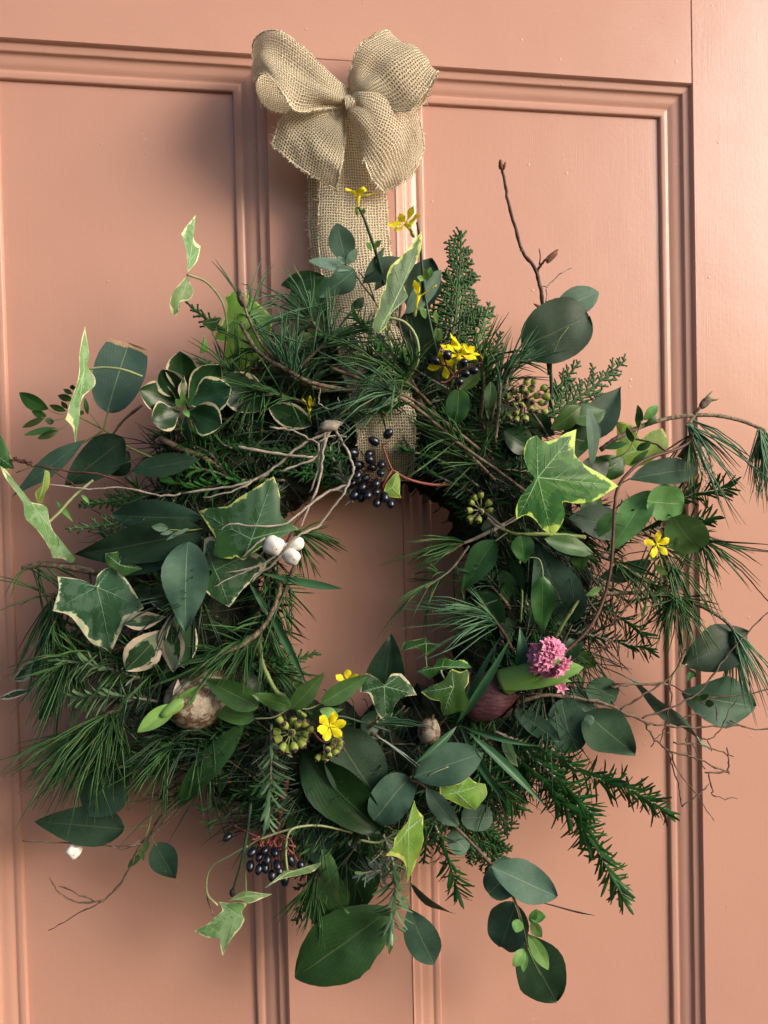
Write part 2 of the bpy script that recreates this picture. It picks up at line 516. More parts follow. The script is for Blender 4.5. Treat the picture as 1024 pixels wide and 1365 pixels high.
M = dict(
    euc=leaf_mat("eucalyptus_leaf", (0.055, 0.115, 0.078), (0.036, 0.082, 0.054), vein=(0.20, 0.27, 0.17), back=(0.15, 0.23, 0.19), rough=0.55, veins=10, trans=0.06, margin=(0.12, 0.13, 0.07), mw=1.06),
    eucd=leaf_mat("dark_eucalyptus_leaf", (0.022, 0.056, 0.034), (0.013, 0.038, 0.022), vein=(0.10, 0.13, 0.07), back=(0.10, 0.16, 0.13), rough=0.5, veins=9, trans=0.05),
    eucb=leaf_mat("damaged_eucalyptus_leaf", (0.035, 0.080, 0.063), (0.028, 0.062, 0.048), vein=(0.16, 0.22, 0.10), rough=0.5, dmg=0.90, trans=0.05),
    eucl=leaf_mat("pale_eucalyptus_leaf", (0.120, 0.205, 0.155), (0.085, 0.158, 0.118), vein=(0.28, 0.36, 0.26), back=(0.20, 0.30, 0.26), rough=0.6, veins=9, trans=0.1),
    young=leaf_mat("young_green_leaf", (0.17, 0.34, 0.10), (0.10, 0.24, 0.06), vein=(0.35, 0.5, 0.2), rough=0.45, trans=0.25),
    green=leaf_mat("plain_green_leaf", (0.040, 0.115, 0.028), (0.024, 0.078, 0.020), vein=(0.15, 0.26, 0.08), back=(0.10, 0.20, 0.07), rough=0.36, veins=7, coat=0.15, trans=0.12),
    gdark=leaf_mat("deep_green_leaf", (0.018, 0.055, 0.022), (0.010, 0.036, 0.014), vein=(0.06, 0.12, 0.045), back=(0.06, 0.12, 0.05), rough=0.38, veins=7, coat=0.1),
    glite=leaf_mat("light_green_leaf", (0.13, 0.28, 0.095), (0.08, 0.20, 0.055), vein=(0.25, 0.42, 0.16), rough=0.45, veins=7, trans=0.2),
    laurel=leaf_mat("laurel_leaf", (0.030, 0.105, 0.035), (0.020, 0.078, 0.022), vein=(0.13, 0.25, 0.08), back=(0.08, 0.18, 0.05), rough=0.42, veins=8, coat=0.05, trans=0.1),
    ldark=leaf_mat("dark_laurel_leaf", (0.014, 0.050, 0.014), (0.009, 0.034, 0.010), margin=(0.16, 0.22, 0.06), mw=1.12, vein=(0.06, 0.12, 0.04), back=(0.08, 0.18, 0.05), rough=0.4, veins=8, coat=0.08, trans=0.05),
    vari=leaf_mat("variegated_leaf", (0.022, 0.072, 0.030), (0.012, 0.045, 0.018), margin=(0.62, 0.60, 0.38), mw=0.84, rough=0.36, coat=0.25, vein=(0.05, 0.13, 0.04), veins=6, back=(0.20, 0.28, 0.16)),
    varic=leaf_mat("cream_variegated_leaf", (0.024, 0.070, 0.032), (0.016, 0.050, 0.024), margin=(0.58, 0.50, 0.38), mw=0.60, patch=(0.20, 0.27, 0.17), rough=0.4, vein=(0.20, 0.28, 0.15), veins=6, back=(0.35, 0.38, 0.28)),
    ivyd=leaf_mat("dark_ivy_leaf", (0.034, 0.115, 0.040), (0.024, 0.080, 0.030), margin=(0.42, 0.56, 0.16), mw=0.955, rough=0.4, ivy=True, patch=(0.055, 0.125, 0.080), back=(0.2, 0.3, 0.15)),
    ivyl=leaf_mat("bright_ivy_leaf", (0.070, 0.190, 0.045), (0.045, 0.140, 0.032), margin=(0.46, 0.62, 0.13), mw=0.915, rough=0.4, ivy=True, patch=(0.028, 0.105, 0.028), trans=0.15, back=(0.25, 0.4, 0.12)),
    ivyg=leaf_mat("green_ivy_leaf", (0.040, 0.125, 0.030), (0.025, 0.085, 0.020), margin=(0.33, 0.47, 0.12), mw=0.98, rough=0.38, ivy=True, back=(0.2, 0.3, 0.12)),
    ivyp=leaf_mat("pale_ivy_leaf", (0.19, 0.33, 0.13), (0.14, 0.27, 0.10), margin=(0.66, 0.70, 0.40), mw=0.92, rough=0.5, ivy=True, patch=(0.24, 0.37, 0.19), trans=0.25, back=(0.25, 0.38, 0.2)),
    ivyy=leaf_mat("yellow_green_ivy_leaf", (0.24, 0.42, 0.07), (0.14, 0.31, 0.05), margin=(0.55, 0.68, 0.18), mw=0.93, rough=0.45, ivy=True, trans=0.25),
    ivyc=leaf_mat("cream_edged_ivy_leaf", (0.042, 0.115, 0.050), (0.028, 0.080, 0.036), margin=(0.62, 0.63, 0.42), mw=0.915, rough=0.42, ivy=True, patch=(0.08, 0.155, 0.09)),
    vein_d=plain("ivy_vein", (0.14, 0.25, 0.15), (0.19, 0.31, 0.19), rough=0.5, bump=0),
    vein_l=plain("bright_ivy_vein", (0.22, 0.40, 0.17), (0.30, 0.48, 0.24), rough=0.5, bump=0),
    needle=plain("pine_needle", (0.026, 0.085, 0.024), (0.062, 0.150, 0.045), speck=(0.17, 0.12, 0.045), scale=25, rough=0.5, bump=0, spec=0.25),
    needleb=plain("blue_green_pine_needle", (0.050, 0.135, 0.070), (0.100, 0.215, 0.110), speck=(0.17, 0.12, 0.045), scale=25, rough=0.5, bump=0, spec=0.25),
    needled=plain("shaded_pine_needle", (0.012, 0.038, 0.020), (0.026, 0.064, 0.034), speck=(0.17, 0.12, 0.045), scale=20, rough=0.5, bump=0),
    rose=plain("rosemary_leaf", (0.014, 0.075, 0.014), (0.034, 0.125, 0.026), scale=30, rough=0.45, bump=0, spec=0.25, back=(0.20, 0.27, 0.19)),
    rosel=plain("silvery_rosemary_leaf", (0.055, 0.125, 0.055), (0.10, 0.18, 0.09), scale=40, rough=0.4, bump=0, spec=0.5, back=(0.33, 0.40, 0.32)),
    cyp=plain("cypress_frond", (0.018, 0.070, 0.018), (0.035, 0.110, 0.030), scale=60, rough=0.5, bump=0.3),
    cypl=plain("light_cypress_frond", (0.075, 0.17, 0.06), (0.11, 0.22, 0.08), scale=60, rough=0.5, bump=0.3),
    bark=plain("brown_twig_bark", (0.085, 0.058, 0.040), (0.20, 0.15, 0.11), scale=140, rough=0.8, bump=0.8, bscale=700),
    barkd=plain("dark_red_brown_bark", (0.060, 0.028, 0.024), (0.12, 0.060, 0.048), scale=90, rough=0.5, bump=0.4, bscale=600),
    barkg=plain("grey_twig_bark", (0.26, 0.225, 0.185), (0.42, 0.37, 0.31), scale=120, rough=0.85, bump=0.6, bscale=700),
    barkp=plain("scaly_pine_bark", (0.085, 0.065, 0.042), (0.26, 0.20, 0.14), scale=330, rough=0.8, bump=1.0, bscale=500, bdist=0.001),
    gstem=plain("green_stem", (0.14, 0.20, 0.06), (0.24, 0.28, 0.10), scale=60, rough=0.5, bump=0.2),
    pstem=plain("pale_petiole", (0.28, 0.34, 0.15), (0.38, 0.42, 0.22), scale=60, rough=0.5, bump=0.2),
    dstem=plain("dark_green_stem", (0.020, 0.050, 0.030), (0.035, 0.075, 0.040), scale=60, rough=0.4, bump=0.2),
    rstem=plain("red_berry_stem", (0.28, 0.060, 0.045), (0.20, 0.075, 0.05), scale=90, rough=0.5, bump=0.2),
    rdark=plain("dark_red_stem", (0.12, 0.022, 0.026), (0.075, 0.020, 0.022), scale=90, rough=0.5, bump=0.2),
    berry=plain("navy_berry_skin", (0.004, 0.005, 0.011), (0.010, 0.015, 0.032), scale=160, rough=0.22, bump=0.1, spec=0.5, coat=0.15),
    tipm=plain("berry_tip", (0.008, 0.008, 0.010), (0.02, 0.02, 0.02), rough=0.7, bump=0),
    umb=plain("ivy_berry_green", (0.20, 0.27, 0.05), (0.36, 0.42, 0.10), scale=150, rough=0.5, bump=0.2),
    umbc=plain("ivy_berry_cap", (0.045, 0.022, 0.028), (0.09, 0.05, 0.05), scale=200, rough=0.6, bump=0.3),
    yellow=plain("yellow_petal", (0.88, 0.70, 0.006), (0.95, 0.88, 0.03), scale=170, rough=0.6, bump=0.5, trans=0.25),
    white=plain("snowberry_skin", (0.86, 0.84, 0.78), (0.92, 0.91, 0.87), scale=60, rough=0.5, bump=0.25, bscale=250, trans=0.1),
    pink=plain("pink_petal", (0.74, 0.19, 0.39), (0.88, 0.42, 0.59), scale=160, rough=0.5, bump=0.2, trans=0.2),
    blush=plain("blush_petal", (0.62, 0.48, 0.46), (0.75, 0.68, 0.62), scale=160, rough=0.6, bump=0.2, trans=0.2),
    moss=plain("dark_moss", (0.006, 0.012, 0.006), (0.022, 0.026, 0.014), scale=90, rough=0.95, bump=1, bscale=220, bdist=0.004),
    bulbp=plain("purple_bulb_skin", (0.055, 0.018, 0.028), (0.11, 0.045, 0.055), scale=70, rough=0.55, bump=0.7, bscale=160, bdist=0.0012, stretch=(1, 1, 3)),
    soil=plain("dry_roots", (0.02, 0.015, 0.012), (0.05, 0.04, 0.03), rough=0.9),
    hleaf=plain("fleshy_bulb_leaf", (0.15, 0.32, 0.07), (0.22, 0.40, 0.11), scale=25, rough=0.4, bump=0.2, bscale=90, trans=0.15),
    hdark=plain("strappy_bulb_leaf", (0.032, 0.105, 0.048), (0.050, 0.145, 0.065), scale=25, rough=0.38, bump=0.2, bscale=90, trans=0.1),
    thread=plain("burlap_thread", (0.56, 0.48, 0.34), (0.80, 0.72, 0.55), rough=0.9, bump=0),
    sack=burlap("burlap_weave"),
    bud=plain("leaf_bud", (0.15, 0.045, 0.035), (0.24, 0.12, 0.06), scale=100, rough=0.5),
)
# pale bulb: cream scales with torn brown skin
_k = NT("pale_bulb_skin")
_v = _k.objvec()
_a = _k.noise(_v, 95, 7, 0.75)
_b = _k.noise(_v, 240, 4, 0.7)
_c = _k.mix(_k.ramp(_b, 0.3, 0.7), (0.33, 0.27, 0.20), (0.50, 0.44, 0.35))
_c = _k.mix(_k.ramp(_a, 0.46, 0.56), _c, (0.13, 0.075, 0.045))
_k.link(_c, _k.b.inputs['Base Color'])
_k.b.inputs['Roughness'].default_value = 0.55
_k.bump(_k.math('ADD', _a, _k.math('MULTIPLY', _b, 0.4)), 0.9, 0.0015)
M['bulbw'] = _k.m
del _k, _v, _a, _b, _c

# ------------------------------------------------------------------ the door
BASE_Z = 1.5
FR, RC = 0.0, 0.012           # face at y=0, panels recessed 12 mm
door = thing("panelled_door", "salmon pink painted wooden door with moulded recessed panels, hung with the wreath", "door", (0.085, 0.0, 0.0))
def slab(name, x0, x1, z0, z1, y0, y1, mat, bev=0.0006):
    """board with softened edges"""
    mb = MB()
    b = bev
    xs = (x0, x0+b, x1-b, x1); zs = (z0, z0+b, z1-b, z1)
    ids = {}
    ring_o = [(x0, z0), (x1, z0), (x1, z1), (x0, z1)]
    ring_i = [(x0+b, z0+b), (x1-b, z0+b), (x1-b, z1-b), (x0+b, z1-b)]
    fo = [mb.vert((x, y0+b, z)) for x, z in ring_o]
    fi = [mb.vert((x, y0, z)) for x, z in ring_i]
    bo = [mb.vert((x, y1, z)) for x, z in ring_o]
    mb.face(fi)
    for i in range(4):
        j = (i+1) % 4
        mb.face((fo[i], fo[j], fi[j], fi[i]))
        mb.face((bo[i], bo[j], fo[j], fo[i]))
    mb.face(bo[::-1])
    return part(name, mb, mat, door, Vector(((x0+x1)/2, y0, (z0+z1)/2)), smooth=False)

ZT, ZB = 0.362+BASE_Z, -0.56+BASE_Z
g = 0.00012
LX0, LX1, RX0, RX1 = -0.225, 0.011, 0.1175, 0.3895
slab("stile", -0.345, LX0-g, 0.0, 1.985, FR, 0.044, PAINT_V)
slab("stile", RX1+g, 0.515, 0.0, 1.985, FR, 0.044, PAINT_V)
slab("top_rail", LX0+g, RX1-g, ZT+g, 1.985, FR+0.0002, 0.044, PAINT_H)
slab("muntin", LX1, RX0, ZB+g, ZT-g, FR+0.0001, 0.044, PAINT_V)
slab("lock_rail", LX0+g, RX1-g, ZB-0.2, ZB-g, FR+0.0002, 0.044, PAINT_H)
slab("muntin", LX1, RX0, 0.22+g, ZB-0.2-g, FR+0.0001, 0.044, PAINT_V)
slab("bottom_rail", LX0+g, RX1-g, 0.0, 0.22-g, FR+0.0002, 0.044, PAINT_H)
# moulding profile: (distance in from opening edge, depth behind the face)
PROF = [(0.0, -0.0006), (0.0010, 0.0006), (0.0016, 0.0026), (0.0024, 0.0030), (0.0066, 0.0034), (0.0076, 0.0038), (0.0084, 0.0058),
        (0.0100, 0.0066), (0.0125, 0.0070), (0.0150, 0.0074), (0.0175, 0.0083), (0.0195, 0.0094), (0.0208, 0.0088), (0.0222, 0.0084), (0.0252, 0.0086), (0.0262, 0.0090), (0.0268, 0.0102), (0.0272, 0.0124)]
def crisp(P_, e=0.00022):
    out = [P_[0]]
    for i in range(1, len(P_)-1):
        p, q, r = P_[i-1], P_[i], P_[i+1]
        for w in (p, r):
            l = math.hypot(w[0]-q[0], w[1]-q[1])
            t = min(0.45, e/l)
            out.append((q[0]+(w[0]-q[0])*t, q[1]+(w[1]-q[1])*t))
    return out+[P_[-1]]
PROF = crisp(PROF)
def panel_set(x0, x1, z0, z1):
    slab("panel", x0+0.02, x1-0.02, z0+0.02, z1-0.02, RC, 0.03, PAINT_V)
    e = 0.00012
    for side in range(4):
        mb = MB()
        rows = []
        L = (z1-z0) if side in (1, 3) else (x1-x0)
        n = max(24, int(L/0.012))
        for s, dp in PROF:
            if side == 0: a, b = (x0+s, z1-s), (x1-s, z1-s)
            elif side == 1: a, b = (x1-s, z1-s), (x1-s, z0+s)
            elif side == 2: a, b = (x1-s, z0+s), (x0+s, z0+s)
            else: a, b = (x0+s, z0+s), (x0+s, z1-s)
            row = []
            for i in range(n+1):
                t = i/n
                x, z = a[0]+(b[0]-a[0])*t, a[1]+(b[1]-a[1])*t
                q = noise.noise(Vector((x*30, z*30, s*160)))*0.00022
                x += q if side in (1, 3) else 0
                z += q if side in (0, 2) else 0
                row.append(Vector((x, dp+abs(q)*0.5, z)))
            rows.append(row)
        mb.grid(rows)
        m = PAINT_H if side in (0, 2) else PAINT_V
        part("moulding", mb, m, door, Vector(((a[0]+b[0])/2, 0, (a[1]+b[1])/2)))
panel_set(LX0, LX1, ZB, ZT)
panel_set(RX0, RX1, ZB, ZT)
panel_set(LX0, LX1, 0.22, ZB-0.2)
panel_set(RX0, RX1, 0.22, ZB-0.2)

# ------------------------------------------------------------------ plant builders
def PT(t):
    return t if isinstance(t, Vector) else P(*t)

SH = {
    'round': lambda t: sqrt(max(0, 1-(2*t-1)**2))**0.85,
    'ell': lambda t: sin(pi*t)**0.78,
    'lance': lambda t: sin(pi*t**0.9)**1.15*(1-0.12*t),
    'ovate': lambda t: (sin(pi*t**0.72)**0.85)*(1-0.18*t),
    'obov': lambda t: sin(pi*t**1.35)**0.8,
    'cut': lambda t: sqrt(max(0, 1-(2*t*0.86-1)**2))**0.9 if t < 0.999 else 0.35,
}

def leafmesh(a, b, w, shape='ell', roll=0, bend=0.06, fold=0.12, wave=0.0, nt=14, nv=6, serr=0.0, ph=0.0, face=None, twist=0.0):
    """leaf blade from point a to point b, w metres wide"""
    X = b-a
    L = X.length
    X = X/L
    F = (face if face is not None else (CAM-a).normalized())
    N = F-X*F.dot(X)
    if N.length < 1e-4:
        N = perp(X)[1]
    N.normalize()
    mb = MB()
    fn = SH[shape]
    rows, uvs = [], []
    for i in range(nt+1):
        t = i/nt
        te = 0.5-0.5*cos(pi*t)*0.985-0.0075*(1-2*t)
        rr = radians(roll+twist*(te-0.5))
        Ni = N*cos(rr)+X.cross(N)*sin(rr)
        Y = Ni.cross(X)
        hw = max(0.004, fn(min(1, max(0, te))))*w*0.5
        if i in (0, nt):
            hw = w*0.012
        r, u = [], []
        for j in range(nv+1):
            v = j/nv*2-1
            vv = v*(1+serr*(sin(te*61+ph)+0.5*sin(te*97)) if abs(v) > .99 else v/v if v else 1)
            vv = v*(1+serr*(sin(te*61+ph)+0.5*sin(te*97+ph))) if abs(v) > .99 else v
            z = -bend*L*4*(te-0.5)**2 + bend*L*0.5
            z += 0.022*w*noise.noise(Vector((te*4+ph*7, v*2.2, ph)))*(1-0.3*abs(v))*2 + fold*abs(v)*hw + wave*w*sin(te*9+ph+(1.6 if v > 0 else 0))*v*v
            r.append(a+X*(L*te)+Y*(hw*vv)+Ni*z)
            u.append((te, j/nv))
        rows.append(r); uvs.append(u)
    mb.grid(rows, uvs)
    return mb

def leaf(parent, a, b, wpx, mat, shape='ell', name='leaf', label=None, **kw):
    A, B = PT(a), PT(b)
    w = wpx*mpp((A+B)/2)
    kw.setdefault('roll', rnd.uniform(-14, 14))
    kw.setdefault('ph', rnd.uniform(0, 6))
    kw.setdefault('wave', rnd.uniform(0.01, 0.075))
    kw.setdefault('twist', rnd.uniform(-26, 26))
    kw.setdefault('bend', rnd.uniform(-0.03, 0.12))
    kw.setdefault('fold', rnd.uniform(0.04, 0.22))
    kw.setdefault('serr', 0.012)
    w = w/max(0.25, cos(radians(kw['roll'])))
    return part(name, leafmesh(A, B, w, shape, **kw), M[mat], parent, A, label)

def stem(parent, pts, r0, r1=None, mat='gstem', name='stem', knob=0.0, sides=7, n=6, jit=0.0, label=None):
    r1 = r0*0.6 if r1 is None else r1
    q = catmull([PT(p) for p in pts], n)
    N = len(q)
    rad = []
    for i in range(N):
        t = i/(N-1)
        r = (r0+(r1-r0)*t)*0.001
        if knob and i % 5 == 3:
            r *= 1+knob
        rad.append(r)
        if jit:
            q[i] = q[i]+Vector((rnd.gauss(0, 1), rnd.gauss(0, 1), rnd.gauss(0, 1)))*(jit*0.001)
    mb = MB()
    mb.tube(q, rad, sides)
    return part(name, mb, M[mat], parent, q[0], label)

def twigs(parent, lines, mat='bark', name='twig', knob=0.35, jit=0.25):
    for l in lines:
        stem(parent, l[0], l[1], l[2], mat, name, knob=knob, jit=jit, n=5)

def ivy(parent, org, s, center, pts, d, mat, g=(0, 0), cup=0.5, wave=0.25, name='leaf', tips=None, veinm=None, sub=3, label=None, ph=0.0, dz=None, axis=None):
    """lobed leaf. pts: outline in crop pixels (org + p/s gives photo pixels); a third value 1 marks a sharp point.
    d: distance from the door (cm) at the centre, g: change of it per 100 px in x and y."""
    cx, cy = org[0]+center[0]/s, org[1]+center[1]/s
    O = [(org[0]+p[0]/s, org[1]+p[1]/s, (len(p) > 2 and p[2])) for p in pts]
    n = len(O)
    out = []
    for i in range(n):
        p0, p1, p2, p3 = O[i-1], O[i], O[(i+1) % n], O[(i+2) % n]
        for k in range(sub):
            t = k/sub
            m1 = ((p2[0]-p0[0])*.5, (p2[1]-p0[1])*.5) if not p1[2] else ((p2[0]-p1[0])*.8, (p2[1]-p1[1])*.8)
            m2 = ((p3[0]-p1[0])*.5, (p3[1]-p1[1])*.5) if not p2[2] else ((p2[0]-p1[0])*.8, (p2[1]-p1[1])*.8)
            h = (2*t**3-3*t*t+1, t**3-2*t*t+t, -2*t**3+3*t*t, t**3-t*t)
            x = h[0]*p1[0]+h[1]*m1[0]+h[2]*p2[0]+h[3]*m2[0]
            y = h[0]*p1[1]+h[1]*m1[1]+h[2]*p2[1]+h[3]*m2[1]
            wob = 0 if k == 0 and p1[2] else rnd.uniform(-0.25, 0.25)
            out.append((x+wob, y+wob))
    C0 = P(cx, cy, d)
    Rm = max(math.hypot(x-cx, y-cy) for x, y in out)
    def pos(x, y, lift=0.0):
        dx, dy = x-cx, y-cy
        rr = math.hypot(dx, dy)/Rm
        th = math.atan2(dy, dx)
        dep = d+g[0]*dx/100+g[1]*dy/100-cup*rr*rr+wave*sin(3*th+ph)*rr*rr+0.06*sin(x*0.35+ph)*rr+lift
        if dz:
            dep += dz(dx, dy)
        return P(x, y, dep)
    mb = MB()
    rings = (0.18, 0.4, 0.62, 0.80, 0.90, 0.955, 1.0)
    c = mb.vert(pos(cx, cy), (0, 0))
    prev = None
    N = len(out)
    for q in rings:
        row = [mb.vert(pos(cx+(x-cx)*q, cy+(y-cy)*q), (q, i/N)) for i, (x, y) in enumerate(out)]
        for i in range(N):
            j = (i+1) % N
            if prev is None:
                mb.face((c, row[i], row[j]))
            else:
                mb.face((prev[i], row[i], row[j], prev[j]))
        prev = row
    # raised veins
    mpx = mpp(C0)
    tips = tips if tips is not None else [i for i in range(n) if O[i][2]]
    for i in tips:
        tx, ty = O[i][0], O[i][1]
        Lp = math.hypot(tx-cx, ty-cy)
        def strip(x0, y0, x1, y1, w0):
            K = 6
            nx, ny = -(y1-y0), (x1-x0)
            l = math.hypot(nx, ny) or 1
            nx /= l; ny /= l
            rows = []
            bow = rnd.uniform(-0.03, 0.03)*l
            for k in range(K+1):
                t = k/K
                w = w0*(1-0.75*t)
                bx, by = x0+(x1-x0)*t+nx*bow*sin(pi*t), y0+(y1-y0)*t+ny*bow*sin(pi*t)
                rows.append([pos(bx+nx*w, by+ny*w, 0.012), pos(bx, by, 0.035), pos(bx-nx*w, by-ny*w, 0.012)])
            mb.grid(rows, None, 1)
        strip(cx, cy, cx+(tx-cx)*0.95, cy+(ty-cy)*0.95, 0.80)
        if Lp > 22:
            ux, uy = (tx-cx)/Lp, (ty-cy)/Lp
            for t in (0.2, 0.36, 0.52, 0.68):
                for sg in (-1, 1):
                    a = radians(42)*sg
                    vx, vy = ux*cos(a)-uy*sin(a), ux*sin(a)+uy*cos(a)
                    ln = Lp*0.26*(1.1-t)
                    # stay inside the outline
                    x1, y1 = cx+ux*Lp*t+vx*ln, cy+uy*Lp*t+vy*ln
                    if inside(x1, y1, out):
                        strip(cx+ux*Lp*t, cy+uy*Lp*t, x1, y1, 0.36)
    # orient faces towards the camera side
    fixed = []
    for f in mb.f:
        a_, b_, c_ = (Vector(mb.v[f[0]]), Vector(mb.v[f[1]]), Vector(mb.v[f[2]]))
        nn = (b_-a_).cross(c_-a_)
        fixed.append(f if nn.dot(CAM-a_) > 0 else f[::-1])
    mb.f = fixed
    vm = veinm or ('vein_l' if mat in ('ivyl', 'ivyy', 'ivyp') else 'vein_d')
    return part(name, mb, [M[mat], M[vm]], parent, C0, label)

def inside(x, y, poly):
    r = False
    j = len(poly)-1
    for i in range(len(poly)):
        xi, yi = poly[i]; xj, yj = poly[j]
        if (yi > y) != (yj > y) and x < (xj-xi)*(y-yi)/(yj-yi)+xi:
            r = not r
        j = i
    return r

def rv(k=1.0):
    return Vector((rnd.gauss(0, 1), rnd.gauss(0, 1), rnd.gauss(0, 1)))*k

def pine(parent, pts, n=70, L=0.055, spread=40, mat='needle', r0=1.6, start=0.35, droop=0.25, nr=0.00060, smat='barkp', aim=None, bud=False):
    """pine sprig: stem through pts, needles along its outer part"""
    q = catmull([PT(p) for p in pts], 8)
    N = len(q)
    mb = MB()
    mb.tube(q, [0.001*r0*(1-0.35*i/(N-1))*(1+0.14*(i % 2)) for i in range(N)], 7)
    part('stem', mb, M[smat], parent, q[0])
    nb = MB()
    if aim is not None:
        aim = (PT(aim)-q[-1]).normalized()
    for i in range(int(n*.60)):
        t = start+(1-start)*(rnd.random()**0.6)
        x = t*(N-1)
        k = min(N-2, int(x))
        p = q[k].lerp(q[k+1], x-k)
        d = (q[k+1]-q[k]).normalized()
        if aim is not None:
            d = (d*0.25+aim*0.75).normalized()
        a, b = perp(d)
        th = rnd.uniform(0, 2*pi)
        sp = radians(spread*rnd.uniform(0.15, 1.45))
        rad = a*cos(th)+b*sin(th)
        dd = (d*cos(sp)+rad*sin(sp)).normalized()
        ll = L*rnd.uniform(0.55, 1.12)
        end = p+dd*ll
        if end.y > 0.006:       # do not pierce the door
            dd.y *= 0.1
            if p.y+dd.y*ll > 0.006: dd.y = -0.1
            dd.normalize()
        bd = Vector((0, 0, -droop))*rnd.uniform(0.2, 1.5)+rv(0.13)-rad*0.08
        nb.needle(p, dd, ll, nr, bd)
        if rnd.random() < 0.8:
            nb.needle(p, (dd+rv(0.05)).normalized(), ll*rnd.uniform(.92, 1.03), nr, bd+rv(0.03))
    part('needles', nb, M[mat], parent, q[0], kind='stuff')
    if bud:
        bb = MB()
        d = (q[-1]-q[-3]).normalized()
        bb.ball(q[-1]+d*0.004, d, 0.0035, 0.007, 9, 7)
        part('bud', bb, M['barkp'], parent, q[-1])

def rosemary(parent, pts, L=0.019, w=0.0017, mat='rose', step=0.0018, r0=1.1, start=0.05, ang=48, smat='barkg', side=None):
    q = catmull([PT(p) for p in pts], 10)
    mb = MB()
    N = len(q)
    mb.tube(q, [0.001*r0*(1-0.5*i/(N-1)) for i in range(N)], 6)
    part('stem', mb, M[smat], parent, q[0])
    nb = MB()
    tot = sum((q[i+1]-q[i]).length for i in range(N-1))
    s = tot*start
    acc, k, th = 0.0, 0, rnd.uniform(0, 6)
    while s < tot:
        while k < N-2 and acc+(q[k+1]-q[k]).length < s:
            acc += (q[k+1]-q[k]).length
            k += 1
        d = (q[k+1]-q[k])
        p = q[k]+d.normalized()*(s-acc)
        d = d.normalized()
        a, b = perp(d)
        f = s/tot
        th += pi*0.5+rnd.uniform(-0.35, 0.35)
        for o in (0, pi):
            rad = a*cos(th+o)+b*sin(th+o)
            sp = radians(ang*(1.1-0.55*max(0, f-0.75)*4*0.6)+rnd.uniform(-17, 17))
            dd = (d*cos(sp)+rad*sin(sp)).normalized()
            nn = (d*sin(sp)-rad*cos(sp)).normalized()
            ll = L*rnd.uniform(0.65, 1.1)*(1-0.35*max(0, f-0.85)/0.15)
            if p.y+dd.y*ll > 0.004:
                dd.y = min(dd.y, (0.004-p.y)/ll)
            nb.blade(p, dd, (nn+rv(.25)).normalized(), ll, w*1.15*rnd.uniform(.8, 1.15), bend=-rnd.uniform(0.0, 0.30), segs=4)
        s += step*rnd.uniform(.8, 1.2)
    part('leaves', nb, M[mat], parent, q[0], kind='stuff')

def frond(parent, base, tip, wpx, mat='cyp', roll=0, gap=0.0034, bend=0.05, name='frond', side_ang=40, thick=0.00112, droop=0.0, taper=0.8):
    """flat spray of scale-leaved conifer"""
    A, B = PT(base), PT(tip)
    X = B-A
    L = X.length
    X.normalize()
    F = (CAM-A).normalized()
    N = (F-X*F.dot(X)).normalized()
    rr = radians(roll)
    N = N*cos(rr)+X.cross(N)*sin(rr)
    Y = N.cross(X)
    W = wpx*mpp((A+B)/2)*0.5/sin(radians(side_ang))*0.9
    mb = MB()
    def spray(p, d, ln, r, lvl):
        k = max(3, int(ln/0.0022))
        pts, rad = [], []
        cu = rnd.uniform(-0.22, 0.22)
        s = N.cross(d)
        for i in range(k+1):
            t = i/k
            pts.append(p+d*(ln*t)+s*(ln*cu*t*t)+N*(-bend*ln*t*t)+Vector((0, 0, -droop*ln*t*t)))
            rad.append(r*(1.25 if i % 2 else 0.8)*(1-0.35*t))
        mb.tube(pts, rad, 4, cap=True, flat=0.55, side=s)
        return pts, s
    def branch(p, d, ln, lvl):
        pts, s = spray(p, d, ln, thick*(1.15 if lvl == 0 else 0.95), lvl)
        if lvl >= 2:
            return
        g0 = gap*(0.88 if lvl == 0 else 0.66)*rnd.uniform(.9, 1.1)
        m = int(ln/g0)
        for i in range(1, m+1):
            t = i/(m+1)
            x = t*(len(pts)-1)
            kk = min(len(pts)-2, int(x))
            q = pts[kk].lerp(pts[kk+1], x-kk)
            dd0 = (pts[kk+1]-pts[kk]).normalized()
            sg = 1 if i % 2 else -1
            an = radians(side_ang*rnd.uniform(.85, 1.1))
            dd = (dd0*cos(an)+s*(sg*sin(an))+N*rnd.uniform(-.30, .12)).normalized()
            if lvl == 0:
                prof = min(1.0, t/0.22+0.35)*(1-t*taper)
                l2 = W*prof*rnd.uniform(0.62, 1.12)
            else:
                l2 = ln*0.50*(1-t*0.70)*rnd.uniform(.75, 1.05)
            if l2 > 0.003:
                branch(q, dd, l2, lvl+1)
    branch(A, X, L, 0)
    # keep clear of the door
    mb.v = [(x, min(y, 0.006), z) for x, y, z in mb.v]
    return part(name, mb, M[mat], parent, A)

def fir_frond(parent, base, tip, mat='cyp', **kw):
    return frond(parent, base, tip, **kw)

_berry_me = None
def berry(parent, c, ax, r=0.0034, L=0.0044):
    global _berry_me
    if _berry_me is None:
        mb = MB()
        z = Vector((0, 0, 1))
        mb.ball(Vector((0, 0, 0)), z, 1.0, 1.25, 14, 11, prof=lambda t: (sin(pi*t)**0.85)*(1-0.12*t))
        mb.ball(z*1.27, z, 0.16, 0.16, 6, 4, m=1)
        _berry_me = mb.mesh('berry', [M['berry'], M['tipm']], (0, 0, 0))
    o = place('berry', _berry_me, parent, c)
    o.scale = (r, r, r*L/r/1.25)
    o.rotation_euler = ax.to_track_quat('Z', 'Y').to_euler()
    return o

